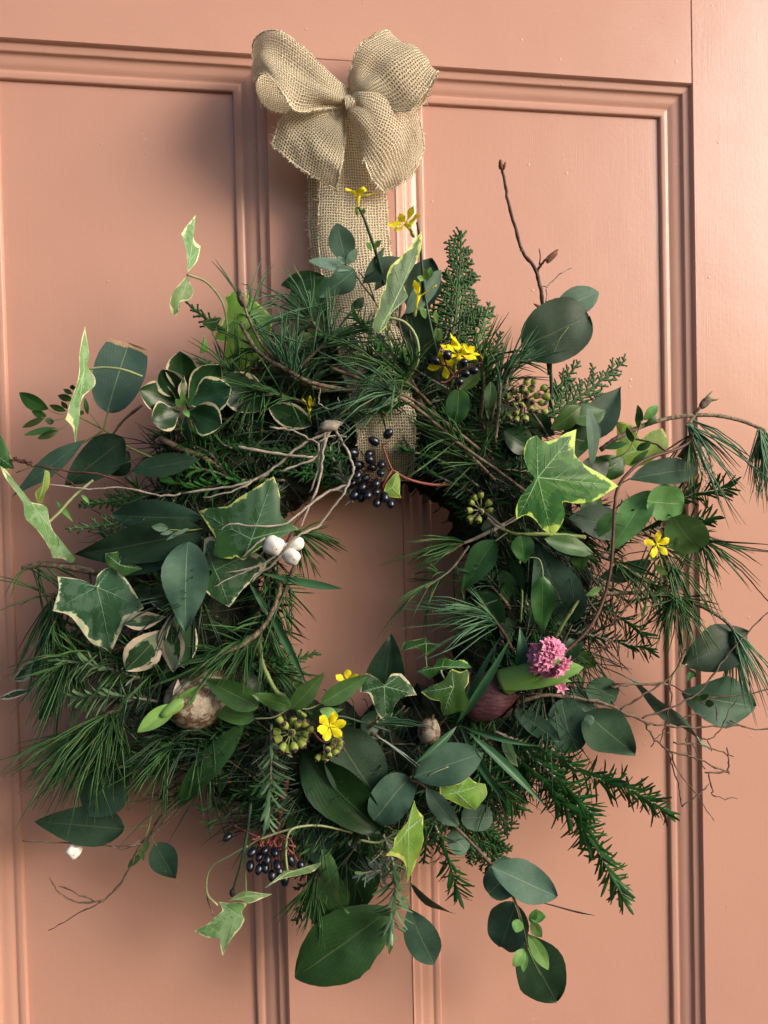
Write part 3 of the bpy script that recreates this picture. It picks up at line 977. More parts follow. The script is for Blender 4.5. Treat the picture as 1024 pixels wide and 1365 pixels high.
_umb_me = None
def umbel(parent, root, center, spots, r=0.0026, s=None, org=None, d0=10.0, smat='gstem'):
    global _umb_me
    if _umb_me is None:
        mb = MB()
        z = Vector((0, 0, 1))
        mb.ball(Vector((0, 0, 0)), z, 1.0, 1.1, 10, 9, prof=lambda t: sin(pi*t)**0.75*(0.75+0.3*t))
        for f in range(len(mb.f)):
            if f >= 10*7: mb.mi[f] = 1
        mb.ball(z*1.12, z, 0.28, 0.28, 6, 4, m=1)
        _umb_me = mb.mesh('berry', [M['umb'], M['umbc']], (0, 0, 0))
    C = PT(center)
    mb = MB()
    q = catmull([PT(p) for p in root]+[C], 6)
    mb.tube(q, 0.0011, 7)
    bs = []
    for sp in spots:
        p = P(sp[0], sp[1], sp[2])
        ax = (p-C).normalized()
        mb.tube([C, C.lerp(p, .5)+rv(0.0003), p], [0.0005, 0.0004, 0.0005], 5)
        bs.append((p, ax))
    part('stalk', mb, M[smat], parent, C)
    for p, ax in bs:
        o = place('berry', _umb_me, parent, p)
        rr = r*rnd.uniform(.85, 1.15)
        o.scale = (rr, rr, rr)
        o.rotation_euler = ax.to_track_quat('Z', 'Y').to_euler()

def flower(parent, c, ax, size=0.012, n=6, mat='yellow', tube=0.012, cupang=62, name='flower', tmat=None, wide=0.5, label=None, rot=0.0, missing=()):
    """jasmine flower at c opening along ax; petals are sub-parts"""
    C = PT(c)
    size *= 0.92
    ax = ax.normalized()
    mb = MB()
    q = [C-ax*tube, C-ax*tube*0.5, C]
    mb.tube(q, [0.0007, 0.0008, 0.0018], 8)
    mb.ball(C-ax*tube*1.05, ax, 0.0015, 0.003, 8, 5, m=1)
    fl = part(name, mb, [M[mat], M['umb']], parent, C, label)
    a, b = perp(ax)
    for k in range(n):
        if k in missing: continue
        th = 2*pi*k/n+rot+rnd.uniform(-.12, .12)
        rad = a*cos(th)+b*sin(th)
        an = radians(cupang+rnd.uniform(-14, 14))
        dd = (ax*cos(an)+rad*sin(an)).normalized()
        nn = (ax*sin(an)-rad*cos(an)).normalized()
        A = C+rad*0.0008
        me = leafmesh(A, A+dd*size*rnd.uniform(.88, 1.08), size*wide, 'obov', bend=rnd.uniform(-.02, .14), fold=-0.2, nt=7, nv=4, face=nn, wave=0.14, twist=rnd.uniform(-35, 35), ph=k)
        part('petal', me, M[mat], fl, A)
    return fl

# ------------------------------------------------------------------ burlap bow and hanging ribbon
PITCH = 0.0023
def cloth(name, rows, parent, nu=10, nv=5, width=0.058, ripple=0.0, seed=1.0, fray=(True, True), ends=(False, False), label=None, creases=0.0):
    """rows: control points across the band at successive stations along it"""
    R = [catmull([PT(p) for p in r], nv) for r in rows]
    cols = list(zip(*R))
    cols = [catmull(list(c), nu) for c in cols]
    G = list(zip(*cols))
    nr, nc = len(G), len(G[0])
    us = [0.0]
    mid = nc//2
    for i in range(1, nr):
        us.append(us[-1]+max((G[i][j]-G[i-1][j]).length for j in (0, mid, nc-1)))
    G2, U = [], []
    for i in range(nr):
        r, u = [], []
        for j in range(nc):
            p = G[i][j]
            a = G[i][min(nc-1, j+1)]-G[i][max(0, j-1)]
            b = G[min(nr-1, i+1)][j]-G[max(0, i-1)][j]
            nn = a.cross(b)
            if nn.length > 1e-12: nn.normalize()
            t = i/(nr-1)
            amp = ripple*1.5*(noise.noise(Vector((j/nc*3, i/nr*4, seed*7)))+.55*noise.noise(Vector((j/nc*9, i/nr*5, seed*3)))) + creases*sin(j/nc*13+seed+t*2)*max(0, 1-abs(t*2.2-.35))
            r.append(p+nn*amp)
            u.append((us[i]/PITCH, j/(nc-1)*width/PITCH))
        G2.append(r); U.append(u)
    mb = MB()
    mb.grid(G2, U)
    o = part(name, mb, M['sack'], parent, G2[0][mid], label)
    # frayed selvedge threads
    fb = MB()
    def edge(line, inner):
        for i in range(len(line)-1):
            p0, p1 = line[i], line[i+1]
            d = p1-p0
            k = max(1, int(d.length/0.0008))
            out = (p0-inner[i])
            if out.length < 1e-7: continue
            out.normalize()
            for q in range(k):
                p = p0+d*((q+rnd.random())/k)
                dd = (out+rv(0.35)).normalized()
                ll = rnd.uniform(0.0007, 0.0024) if rnd.random() > 0.04 else rnd.uniform(.003, .006)
                fb.tube([p-dd*0.001, p+dd*ll*0.5+rv(0.0001), p+dd*ll+rv(0.0004)], [0.00042, 0.00036, 0.00018], 4, cap=False)
        pts = [p+rv(0.00028) for p in line]
        fb.tube(pts, [0.0005*rnd.uniform(.4, 1.5) for _ in pts], 5)
    if fray[0]: edge([r[0] for r in G2], [r[1] for r in G2])
    if fray[1]: edge([r[-1] for r in G2], [r[-2] for r in G2])
    if ends[0]: edge(G2[0], G2[1])
    if ends[1]: edge(G2[-1], G2[-2])
    if fb.v:
        part('frayed_edge', fb, M['thread'], o, wloc(o), kind='stuff')
    return o

rib = thing("hanging_ribbon", "long flat band of natural burlap hanging straight down from the bow to the wreath", "ribbon", P(465, 160, 1))
cloth('ribbon_strip', [[(412, 150, 0.9), (455, 150, 1.0), (496, 150, 0.9)], [(412, 250, 1.2), (455, 250, 1.4), (505, 250, 1.2)], [(415, 330, 1.6), (460, 330, 1.9), (516, 330, 1.6)],
        [(436, 430, 2.4), (480, 430, 2.8), (530, 430, 2.4)], [(452, 530, 2.6), (495, 530, 3.0), (540, 530, 2.6)]], rib, 14, 6, ripple=0.0015, seed=2, label="rear strip of the ribbon, its dark edge showing at the left")
cloth('ribbon_strip', [[(428, 150, 2.2), (462, 150, 2.6), (500, 150, 2.2)], [(427, 240, 2.6), (470, 240, 3.0), (513, 240, 2.5)], [(425, 330, 3.3), (470, 330, 3.8), (520, 330, 3.3)],
        [(440, 420, 5.0), (485, 420, 5.6), (530, 420, 5.0)], [(462, 510, 7.3), (500, 510, 7.9), (545, 510, 7.4)], [(474, 560, 7.6), (512, 560, 8.0), (554, 560, 7.6)], [(478, 600, 7.0), (515, 602, 7.2), (552, 600, 7.0)], [(480, 640, 5.0), (515, 642, 5.2), (550, 640, 5.0)]],
       rib, 12, 6, ripple=0.002, seed=5, label="front strip of the ribbon, wrapped over the wreath ring")

bow = thing("burlap_bow", "frayed natural burlap bow with two upper loops and two lower loops", "bow", P(464, 140, 2))
cloth('loop', [[(465, 122, 3.4), (466, 131, 3.9), (464, 143, 3.4)], [(438, 97, 4.2), (438, 121, 5.2), (436, 144, 4.4)], [(405, 64, 4.8), (405, 104, 5.2), (398, 147, 5.6)], [(376, 44, 4.8), (374, 82, 5.3), (378, 121, 6.6)],
               [(352, 44, 3.8), (349, 72, 5.0), (352, 97, 5.6)], [(339, 58, 2.6), (337, 90, 3.2), (340, 116, 3.8)], [(343, 72, 1.3), (345, 108, 1.7), (352, 143, 2.2)], [(385, 85, 1.0), (378, 118, 1.1), (378, 151, 1.3)], [(425, 112, 1.0), (420, 128, 1.1), (415, 148, 1.2)], [(460, 128, 1.6), (458, 136, 1.6), (460, 146, 1.5)]],
      bow, 9, 6, ripple=0.0022, seed=3, creases=0.0016, label="upper left loop, its open end turned to the viewer")
cloth('loop', [[(466, 122, 3.2), (469, 128, 3.6), (470, 138, 3.2)], [(468, 104, 3.8), (482, 118, 4.8), (498, 140, 4.2)], [(470, 85, 4.4), (500, 100, 4.9), (540, 148, 5.2)], [(482, 58, 4.6), (520, 82, 5.1), (562, 128, 5.8)],
               [(512, 42, 3.8), (552, 66, 4.3), (583, 96, 5.2)], [(520, 48, 2.4), (556, 72, 3.1), (582, 101, 3.6)], [(505, 70, 1.5), (545, 95, 1.9), (573, 120, 2.3)], [(490, 95, 1.1), (520, 118, 1.4), (552, 148, 1.7)], [(468, 128, 1.4), (472, 132, 1.4), (478, 140, 1.4)]],
      bow, 9, 6, ripple=0.0022, seed=6, creases=0.0016, label="upper right loop, folded back at its top corner")
cloth('loop', [[(460, 140, 3.2), (463, 144, 3.6), (464, 150, 3.3)], [(428, 145, 3.4), (444, 160, 4.2), (461, 182, 3.9)], [(386, 150, 3.6), (420, 178, 4.1), (456, 216, 4.3)], [(372, 165, 3.6), (408, 200, 4.0), (452, 236, 4.3)], [(362, 193, 3.2), (402, 226, 3.6), (449, 252, 3.7)]],
      bow, 10, 7, ripple=0.0016, seed=8, fray=(True, True), ends=(False, True), creases=0.0016, label="lower left tail with a slanting frayed end")
cloth('loop', [[(466, 130, 3.4), (465, 138, 4.0), (464, 150, 3.4)], [(484, 121, 4.2), (480, 140, 5.3), (470, 172, 4.0)], [(512, 116, 4.4), (505, 158, 5.5), (482, 205, 4.6)], [(541, 133, 4.2), (532, 180, 4.7), (494, 232, 4.8)], [(560, 164, 3.9), (542, 204, 4.3), (503, 247, 4.6)], [(565, 202, 3.4), (547, 234, 4.4), (512, 256, 4.0)]],
      bow, 10, 8, ripple=0.0022, seed=11, ends=(False, True), creases=0.0022, label="lower right loop, puffed out over the ribbon")
mb = MB()
for i in range(7):
    q = catmull([P(461+i*.6, 126, 3.6), P(460+i*2, 131, 4.6), P(461+i*2, 139, 4.8), P(462+i*2, 147, 4.5), P(463+i, 151, 3.6)], 6)
    mb.tube([p+rv(.0002) for p in q], 0.00042, 5)
part('knot', mb, M['thread'], bow, P(463, 138, 4), label="pinched knot tied round the middle of the bow")

# ------------------------------------------------------------------ wreath ring with its dense filling
RC_PX, RC_PY = 492, 790
RCN = P(RC_PX, RC_PY, 3.7)
RR, RT = 0.134, 0.030
def ring_pt(a, r=0.0, th=0.0):
    """a angle round the ring (0 right, pi/2 up); th angle round the tube, 0 = facing out of the door"""
    rad = Vector((cos(a), 0, sin(a)*1.06))
    return RCN + rad*RR + (Vector((0, -1, 0))*cos(th)+rad.normalized()*(sin(th)*1.62))*r, rad.normalized()
wreath = thing("wreath", "round wreath ring of dark moss packed with conifer greenery, hanging on the burlap ribbon", "wreath", RCN)
mb = MB()
rows = []
NA, NTU = 150, 26
for i in range(NA+1):
    a = 2*pi*i/NA
    r = []
    for j in range(NTU+1):
        th = 2*pi*j/NTU
        p0, _ = ring_pt(a, 1.0, th)
        c0, _ = ring_pt(a, 0.0, th)
        n0 = noise.noise(Vector((cos(a)*5, sin(a)*5, th*1.1*0+sin(th)*2)))*0.25+noise.noise(Vector((cos(a)*22, sin(a)*22, sin(th)*5+cos(th)*5)))*0.22
        p = c0+(p0-c0)*(RT*(1+n0))
        p.y = min(p.y, -0.002)
        r.append(p)
    rows.append(r)
mb.grid(rows)
part('moss_ring', mb, M['moss'], wreath, RCN)
# binding wire
mb = MB()
for k in range(60):
    a0 = 2*pi*k/46
    pts = []
    for j in range(15):
        th = -pi*0.6+1.2*pi*j/14
        p, _ = ring_pt(a0+0.05*j/14*2, RT*1.16, th)
        pts.append(p)
    mb.tube(pts, 0.0004, 4)
part('binding_wire', mb, plain("dark_wire", (0.03, 0.035, 0.03), (0.06, 0.06, 0.05), rough=0.4, bump=0), wreath, RCN, kind='stuff')

def filling():
    """small sprigs tucked all round the ring: real leaves and needles"""
    nb, rb, fb = MB(), MB(), MB()
    R = random.Random(21)
    for k in range(620):
        a = R.uniform(0, 2*pi)
        th = R.uniform(-1.35, 1.45)
        p, rad = ring_pt(a, RT*R.uniform(0.85, 1.05), th)
        tang = Vector((sin(a), 0, -cos(a)))          # clockwise
        outw = Vector((0, -1, 0))*cos(th)+rad*sin(th)
        side = rad*sin(th)
        d = (tang*R.uniform(.35, 1.0)*(1 if R.random() < .8 else -1)+outw*R.uniform(.0, .22)+rad*R.uniform(-.2, .8)).normalized()
        if th < -0.3 and d.dot(rad) < 0.15: d = (d+rad*0.45).normalized()
        L = R.uniform(0.022, 0.048)*(0.6 if th < -0.4 else 1)
        a1, b1 = perp(d)
        if p.y+d.y*L < -.075: d.y = max(d.y, -0.1)
        typ = R.random()
        if typ < 0.42:
            fb.tube([p, p+d*L*.5, p+d*L], [0.0009, 0.0007, 0.0005], 5)
            for i in range(11):
                t = (i/11)
                q = p+d*(L*t)
                f = R.uniform(0, 6.28)
                rr = a1*cos(f)+b1*sin(f)
                sp = radians(R.uniform(18, 48))
                dd = d*cos(sp)+rr*sin(sp)
                nb.needle(q, dd, R.uniform(.024, .042)*(0.65 if th < -0.4 else 1), 0.00055, Vector((0, 0, -.12)), segs=2)
        else:
            fb.tube([p, p+d*L*.5, p+d*L], [0.0009, 0.0007, 0.0005], 5)
            f = R.uniform(0, 6)
            for i in range(20):
                t = 0.1+0.9*(i/20)
                q = p+d*(L*t)
                f += 2.4
                rr = a1*cos(f)+b1*sin(f)
                sp = radians(R.uniform(32, 60))
                dd = (d*cos(sp)+rr*sin(sp)).normalized()
                nn = (d*sin(sp)-rr*cos(sp)).normalized()
                rb.blade(q, dd, nn, R.uniform(.010, .017)*(1-.3*t), R.uniform(.0014, .0022), R.uniform(0, .2), segs=2)
    for m in (nb, rb, fb):
        m.v = [(x, min(y, 0.004), z) for x, y, z in m.v]
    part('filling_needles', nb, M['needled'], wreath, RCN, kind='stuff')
    part('filling_leaves', rb, M['rose'], wreath, RCN, kind='stuff')
    part('filling_stems', fb, M['bark'], wreath, RCN, kind='stuff')
filling()

# ------------------------------------------------------------------ eucalyptus
S = thing("eucalyptus_sprig", "eucalyptus sprig drooping lowest at the bottom right, pale tips over round leaves", "eucalyptus", P(610, 1115, 6))
stem(S, [(600, 1095, 6.5), (625, 1120, 7), (655, 1152, 7.5), (678, 1182, 7.2), (690, 1210, 7), (697, 1235, 7.2), (703, 1262, 7.0)], 1.4, .6, 'bark')
leaf(S, (690, 1150, 6), (652, 1192, 5.5), 42, 'euc', 'round')
leaf(S, (655, 1155, 8), (742, 1195, 8.5), 46, 'euc', 'ell', roll=-14)
leaf(S, (688, 1203, 6.2), (668, 1262, 5.5), 48, 'euc', 'round')
leaf(S, (693, 1245, 6.2), (743, 1336, 5), 60, 'eucd', 'ell', bend=.03)
leaf(S, (697, 1195, 7), (793, 1221, 7.5), 5, 'bark' if 0 else 'euc', 'lance', roll=84, name='leaf', label="leaf seen edge on as a thin line")
for a, b, w in (((692, 1225), (688, 1243), 14), ((708, 1228), (722, 1250), 13), ((705, 1222), (728, 1222), 13), ((704, 1245), (732, 1293), 17), ((700, 1265), (684, 1288), 14), ((702, 1268), (697, 1296), 8), ((706, 1230), (716, 1212), 9)):
    leaf(S, (*a, 7.8), (*b, 8.4), w, 'young', 'ell', name='young_leaf')
stem(S, [(703, 1262, 7.0), (712, 1283, 7.6), (721, 1300, 7.8)], .4, .2, 'gstem')
stem(S, [(682, 1195, 7), (690, 1215, 7.4), (696, 1240, 6.8)], .4, .3, 'pstem')

S = thing("eucalyptus_sprig", "eucalyptus with round grey-green leaves at the bottom centre, just left of the lit ivy leaves", "eucalyptus", P(560, 1050, 8))
stem(S, [(540, 1040, 8), (552, 1041, 9), (568, 1050, 9.3), (590, 1075, 8.6), (612, 1098, 8)], 1.1, .6, 'bark')
stem(S, [(568, 1042, 9.2), (575, 1032, 9.8), (598, 1022, 10)], .6, .35, 'pstem')
leaf(S, (546, 1036, 8.6), (498, 1094, 9.4), 50, 'euc', 'round', roll=5)
leaf(S, (551, 1036, 9.4), (645, 1003, 9.8), 52, 'euc', 'ell', roll=-8, bend=.05)
leaf(S, (568, 1050, 9.8), (611, 1103, 10.4), 25, 'eucl', 'ell', roll=25)
leaf(S, (657, 1089, 7), (615, 1090, 6.6), 32, 'eucl', 'round')
leaf(S, (598, 1112, 6), (624, 1135, 5.5), 26, 'eucl', 'round')

S = thing("eucalyptus_leaf", "single oval eucalyptus leaf hanging at the bottom, right of the glossy laurel leaf", "leaf", P(545, 1213, 5))
stem(S, [(532, 1192, 5), (540, 1204, 5.2), (546, 1215, 5)], .6, .4, 'gstem')
leaf(S, (545, 1212, 5), (580, 1288, 4.2), 40, 'euc', 'ell', roll=8, name='blade')
S = thing("eucalyptus_leaf", "narrow eucalyptus leaf edge on, pointing right below the rosemary", "leaf", P(545, 1178, 5))
leaf(S, (546, 1179, 6), (607, 1221, 5), 8, 'euc', 'lance', roll=70, name='blade')

S = thing("eucalyptus_sprig", "eucalyptus at the far right edge with two broad dark leaves under pine needles", "eucalyptus", P(880, 912, 5))
stem(S, [(820, 912, 6), (860, 912, 6), (892, 912, 6), (915, 925, 6), (945, 942, 6.4)], .8, .5, 'rdark')
stem(S, [(893, 912, 6), (900, 895, 6.2), (916, 885, 6.4)], .6, .4, 'pstem')
leaf(S, (913, 886, 6.4), (998, 842, 5.6), 54, 'eucd', 'ell', roll=6, bend=.05)
leaf(S, (912, 925, 5.6), (1008, 942, 4.6), 60, 'euc', 'ell', roll=5)
for a, b, w in (((918, 928), (936, 934), 8), ((930, 933), (945, 926), 7), ((940, 938), (952, 938), 9), ((925, 893), (916, 908), 7), ((920, 893), (928, 903), 6)):
    leaf(S, (*a, 6.6), (*b, 7.2), w, 'green', 'ell', name='young_leaf', nt=8, nv=4)

S = thing("eucalyptus_sprig", "eucalyptus of four blue-grey rounded leaves just right of the pink hyacinth", "eucalyptus", P(760, 930, 6))
stem(S, [(700, 925, 6.5), (740, 926, 7), (782, 934, 7)], .9, .6, 'bark')
leaf(S, (783, 912, 7), (822, 930, 6.4), 36, 'euc', 'round', roll=8)
leaf(S, (748, 932, 7.4), (764, 1004, 6.2), 50, 'euc', 'round', roll=-12)
leaf(S, (781, 950, 7.6), (847, 1006, 6.2), 62, 'euc', 'ovate', roll=6)
leaf(S, (752, 925, 6.6), (790, 955, 6.8), 36, 'euc', 'round')
leaf(S, (683, 943, 8.2), (749, 990, 7.2), 26, 'eucd', 'ell', roll=10)
leaf(S, (690, 958, 6), (700, 985, 5.5), 30, 'eucd', 'ell')
leaf(S, (700, 928, 6.4), (752, 938, 6), 32, 'eucd', 'ell')
leaf(S, (779, 957, 8), (792, 962, 8.3), 12, 'eucl', 'round', name='young_leaf')

S = thing("eucalyptus_leaf", "long narrow grey eucalyptus leaf slanting down to the right among the bare twigs", "leaf", P(842, 905, 7))
leaf(S, (839, 904, 6.6), (943, 996, 6.2), 15, 'eucl', 'lance', roll=40, wave=.25, twist=40, name='blade')

S = thing("eucalyptus_sprig", "two big rounded eucalyptus leaves near the top, below the tall bare twig", "eucalyptus", P(735, 470, 6))
stem(S, [(732, 560, 5), (735, 520, 5.5), (734, 488, 6), (737, 470, 6.4)], 1.6, 1.1, 'dstem')
stem(S, [(737, 471, 7.2), (746, 452, 7.6), (758, 436, 7.4)], .5, .25, 'gstem')
leaf(S, (697, 462, 6.8), (787, 420, 7.0), 78, 'eucd', 'round', roll=4, bend=.08)
leaf(S, (736, 418, 5.4), (800, 388, 5.0), 36, 'euc', 'ell', roll=-10)

S = thing("eucalyptus_sprig", "eucalyptus sprig with small blue-green leaves spread over the hanging ribbon", "eucalyptus", P(480, 375, 7))
stem(S, [(520, 440, 6), (500, 402, 6.6), (482, 378, 7), (470, 358, 7.2)], .8, .5, 'gstem')
stem(S, [(500, 402, 6.6), (492, 380, 7.2), (478, 362, 7.4)], .6, .4, 'bark')
leaf(S, (462, 352, 7.6), (449, 297, 7.4), 33, 'euc', 'ell', roll=8, label="upright oval leaf", )
leaf(S, (470, 359, 7.6), (412, 347, 8.4), 15, 'eucl', 'ell', roll=30)
leaf(S, (474, 360, 7.6), (426, 396, 7.2), 34, 'euc', 'ovate', roll=-25)
leaf(S, (484, 376, 7.6), (538, 343, 7.4), 26, 'euc', 'ell', roll=-18)
leaf(S, (486, 368, 7.8), (513, 330, 7.6), 11, 'euc', 'ell', roll=35)
leaf(S, (500, 385, 7.0), (538, 340, 6.4), 20, 'euc', 'ell', roll=-20)
leaf(S, (468, 412, 7.0), (486, 397, 7.4), 12, 'euc', 'ell', roll=20)
leaf(S, (461, 352, 8.0), (476, 332, 8.2), 12, 'eucl', 'ell', roll=35, name='young_leaf')
leaf(S, (460, 352, 8.2), (450, 342, 8.6), 8, 'eucl', 'ell', roll=10, name='young_leaf')

S = thing("eucalyptus_sprig", "dark slate eucalyptus leaves right of the upright ivy leaf, behind yellow jasmine", "eucalyptus", P(560, 430, 5))
stem(S, [(560, 500, 5), (548, 450, 5.6), (540, 418, 6)], .8, .5, 'barkd')
leaf(S, (545, 412, 5.8), (565, 495, 5.0), 66, 'eucd', 'ell', roll=6)
leaf(S, (540, 418, 7.0), (589, 360, 6.4), 27, 'euc', 'ell', roll=20)
leaf(S, (548, 420, 5.0), (575, 345, 4.4), 52, 'eucd', 'ell', roll=-6)
leaf(S, (545, 470, 7.8), (582, 498, 7.6), 10, 'euc', 'lance', roll=55)

S = thing("eucalyptus_sprig", "eucalyptus at the upper left with one big upright leaf browned at its tip", "eucalyptus", P(190, 600, 5))
stem(S, [(215, 615, 6), (180, 600, 6), (165, 592, 6), (138, 573, 6), (110, 558, 6), (90, 548, 6)], 1.1, .4, 'gstem')
stem(S, [(138, 573, 6), (141, 560, 6), (145, 545, 6)], .7, .5, 'gstem')
stem(S, [(138, 573, 6), (120, 585, 5.8), (70, 610, 5), (22, 630, 4.6)], .8, .5, 'gstem')
stem(S, [(190, 540, 6.5), (165, 560, 6.2), (150, 580, 6)], 1.1, .7, 'bark', knob=.3)
stem(S, [(137, 573, 6), (128, 562, 6.2), (115, 545, 6.2)], .4, .3, 'gstem')
leaf(S, (143, 549, 6.2), (172, 457, 5.6), 61, 'eucb', 'cut', roll=-8, label="big upright leaf with a torn brown tip", bend=.04)
leaf(S, (166, 585, 6.4), (86, 648, 5.6), 52, 'eucd', 'ovate', roll=10)
leaf(S, (172, 603, 5.6), (143, 632, 5), 34, 'eucd', 'ell')
leaf(S, (113, 586, 5.8), (16, 662, 4.6), 25, 'euc', 'lance', roll=30)
for a, b, w in (((64, 546), (25, 524), 18), ((88, 548), (66, 540), 8), ((62, 555), (42, 548), 9), ((60, 556), (30, 570), 8), ((75, 570), (32, 580), 8), ((78, 574), (50, 585), 9), ((97, 533), (77, 527), 9), ((97, 525), (84, 519), 6), ((72, 563), (60, 560), 9), ((90, 545), (82, 535), 6), ((117, 553), (113, 530), 6), ((112, 552), (105, 548), 6), ((98, 520), (97, 513), 7)):
    leaf(S, (*a, 6.2), (*b, 6.6), w, 'green', 'ell', name='young_leaf', nt=9, nv=4, roll=rnd.uniform(-30, 30))
stem(S, [(97, 552, 6.2), (75, 560, 6.4), (55, 556, 6.5)], .4, .25, 'gstem')
stem(S, [(100, 553, 6.2), (85, 570, 6.4), (70, 572, 6.5)], .4, .25, 'gstem')
stem(S, [(95, 550, 6.2), (80, 552, 6.4), (62, 545, 6.4)], .4, .25, 'gstem')

S = thing("eucalyptus_sprig", "four large dark slate eucalyptus leaves fanned over the left side of the wreath", "eucalyptus", P(262, 715, 9))
stem(S, [(300, 740, 8), (275, 722, 9.2), (258, 708, 9.6), (252, 712, 9.6), (250, 735, 9.5), (249, 800, 9.7)], .9, .35, 'gstem')
leaf(S, (264, 612, 9), (176, 628, 8), 30, 'eucd', 'ell', roll=10, bend=.04)
leaf(S, (268, 690, 9.8), (148, 687, 8.2), 46, 'eucd', 'ell', roll=-14, bend=.06)
leaf(S, (270, 708, 10.0), (96, 741, 8.0), 56, 'eucd', 'ovate', roll=-10, bend=.06)
leaf(S, (268, 720, 8.8), (150, 765, 7.8), 36, 'eucd', 'ell', roll=20)
leaf(S, (250, 722, 10.4), (247, 842, 10.8), 64, 'euc', 'ovate', roll=8, bend=.05, label="hanging broad leaf pointing straight down")
for a, b, w in (((225, 704), (202, 702), 11), ((232, 708), (214, 712), 6), ((245, 706), (222, 720), 5), ((252, 704), (232, 714), 5)):
    leaf(S, (*a, 10.2), (*b, 10.8), w, 'euc', 'ell', name='young_leaf', nt=9, nv=4)
stem(S, [(270, 705, 9.8), (248, 707, 10.2), (225, 706, 10.4)], .5, .3, 'gstem')

S = thing("eucalyptus_sprig", "eucalyptus at the lower left with one long pointed dark leaf and a small drooping one", "eucalyptus", P(215, 1070, 4))
stem(S, [(245, 1000, 5), (225, 1050, 4.8), (203, 1085, 4.6), (198, 1104, 4.5), (190, 1122, 4.5)], .9, .6, 'gstem')
stem(S, [(198, 1100, 4.5), (180, 1104, 4.4), (163, 1105, 4.3)], .5, .4, 'gstem')
stem(S, [(200, 1110, 4.5), (205, 1122, 4.2), (209, 1128, 4.2)], .4, .3, 'gstem')
leaf(S, (166, 1105, 4.4), (46, 1095, 4.0), 48, 'eucd', 'ovate', roll=6, bend=.03)
leaf(S, (207, 1125, 4.2), (234, 1172, 3.6), 34, 'eucd', 'ovate', roll=8)
leaf(S, (165, 1015, 4.6), (112, 1085, 3.8), 66, 'euc', 'ell', roll=8)
for a, b, w in (((197, 1118), (193, 1136), 7), ((190, 1138), (170, 1156), 8), ((186, 1130), (192, 1147), 6), ((225, 1063), (222, 1075), 8), ((218, 1060), (210, 1068), 5)):
    leaf(S, (*a, 4.5), (*b, 4.5), w, 'green', 'ell', name='young_leaf', nt=8, nv=4)

S = thing("eucalyptus_sprig", "broad dark eucalyptus leaves hanging below the right ivy berry cluster", "eucalyptus", P(445, 975, 7))
leaf(S, (438, 965, 7.6), (508, 1072, 7.4), 78, 'eucd', 'ell', roll=-8, bend=.05)
leaf(S, (408, 1070, 6.2), (432, 1155, 5.6), 44, 'euc', 'ell', roll=6)
leaf(S, (450, 1085, 5), (440, 1180, 4), 70, 'gdark', 'ell')
leaf(S, (480, 1100, 5), (470, 1220, 4), 60, 'gdark', 'ell')
leaf(S, (500, 980, 6), (545, 1045, 6), 40, 'gdark', 'ell')

S = thing("eucalyptus_sprig", "eucalyptus leaves in the right of the ring, one pointing right above yellow jasmine", "eucalyptus", P(842, 640, 6))
leaf(S, (841, 638, 7.4), (932, 624, 7.6), 35, 'euc', 'ell', roll=-28, bend=.04)
leaf(S, (775, 592, 5.6), (828, 515, 5.0), 46, 'eucd', 'lance', roll=10, fold=.3)
leaf(S, (791, 622, 8.6), (785, 540, 9.2), 15, 'eucl', 'ell', roll=40)
leaf(S, (793, 560, 8.4), (800, 585, 8.6), 8, 'eucl', 'ell')
leaf(S, (760, 690, 7.6), (836, 704, 7.0), 44, 'eucd', 'ell', roll=-12)
leaf(S, (762, 832, 7), (716, 726, 8), 72, 'euc', 'ovate', roll=-6, bend=.06, label="broad slate leaf behind the small green ivy leaf")
stem(S, [(770, 690, 6), (800, 660, 6.5), (842, 637, 7.2)], .7, .5, 'bark')
leaf(S, (640, 705, 6.6), (700, 690, 6.0), 36, 'eucd', 'ell')
leaf(S, (800, 770, 6.0), (870, 750, 5.6), 26, 'eucd', 'ell', roll=30)

# ------------------------------------------------------------------ laurel and plain green leaves
S = thing("laurel_leaf", "large glossy laurel leaf hanging at the very bottom of the wreath", "leaf", P(515, 1218, 6))
leaf(S, (520, 1212, 6.0), (392, 1305, 5.4), 74, 'laurel', 'ell', roll=-10, bend=.07, fold=.16, serr=.02, nt=26, nv=8, name='blade', wave=.02)
stem(S, [(545, 1195, 5.6), (532, 1205, 5.9), (519, 1214, 6.1)], 1.0, .8, 'gstem')
S = thing("laurel_leaf", "long wavy glossy green leaf running down to the right, beside the ivy berries", "leaf", P(395, 1005, 8))
leaf(S, (396, 992, 7.0), (512, 1114, 8.8), 60, 'ldark', 'ell', roll=22, bend=.07, fold=.35, wave=.07, nt=24, nv=8, name='blade', twist=-35)
S = thing("laurel_leaf", "long narrow leaf arching down to the left below the pale bulb", "leaf", P(325, 965, 8))
leaf(S, (326, 962, 8.0), (231, 1083, 6.4), 36, 'green', 'lance', roll=20, wave=.10, bend=.08, nt=22, name='blade')
S = thing("laurel_leaf", "matt dark leaf hanging beside the blue berries at the bottom left of the laurel", "leaf", P(432, 1130, 6))
leaf(S, (430, 1128, 7.0), (458, 1222, 6.4), 22, 'glite', 'lance', roll=40, wave=.12, name='blade', twist=60)
leaf(S, (440, 1165, 5.0), (428, 1245, 4.4), 56, 'green', 'ovate', roll=-10, name='blade')
leaf(S, (455, 1105, 6.2), (500, 1135, 5.8), 26, 'green', 'ell', name='blade')
leaf(S, (390, 1075, 6.4), (412, 1110, 6.0), 40, 'green', 'ell', name='blade')
S = thing("laurel_leaf", "small yellowish leaf behind the lowest rosemary tip, above the oval eucalyptus leaf", "leaf", P(512, 1240, 4))
leaf(S, (515, 1225, 4.6), (504, 1275, 4.2), 14, 'glite', 'ovate', name='blade')
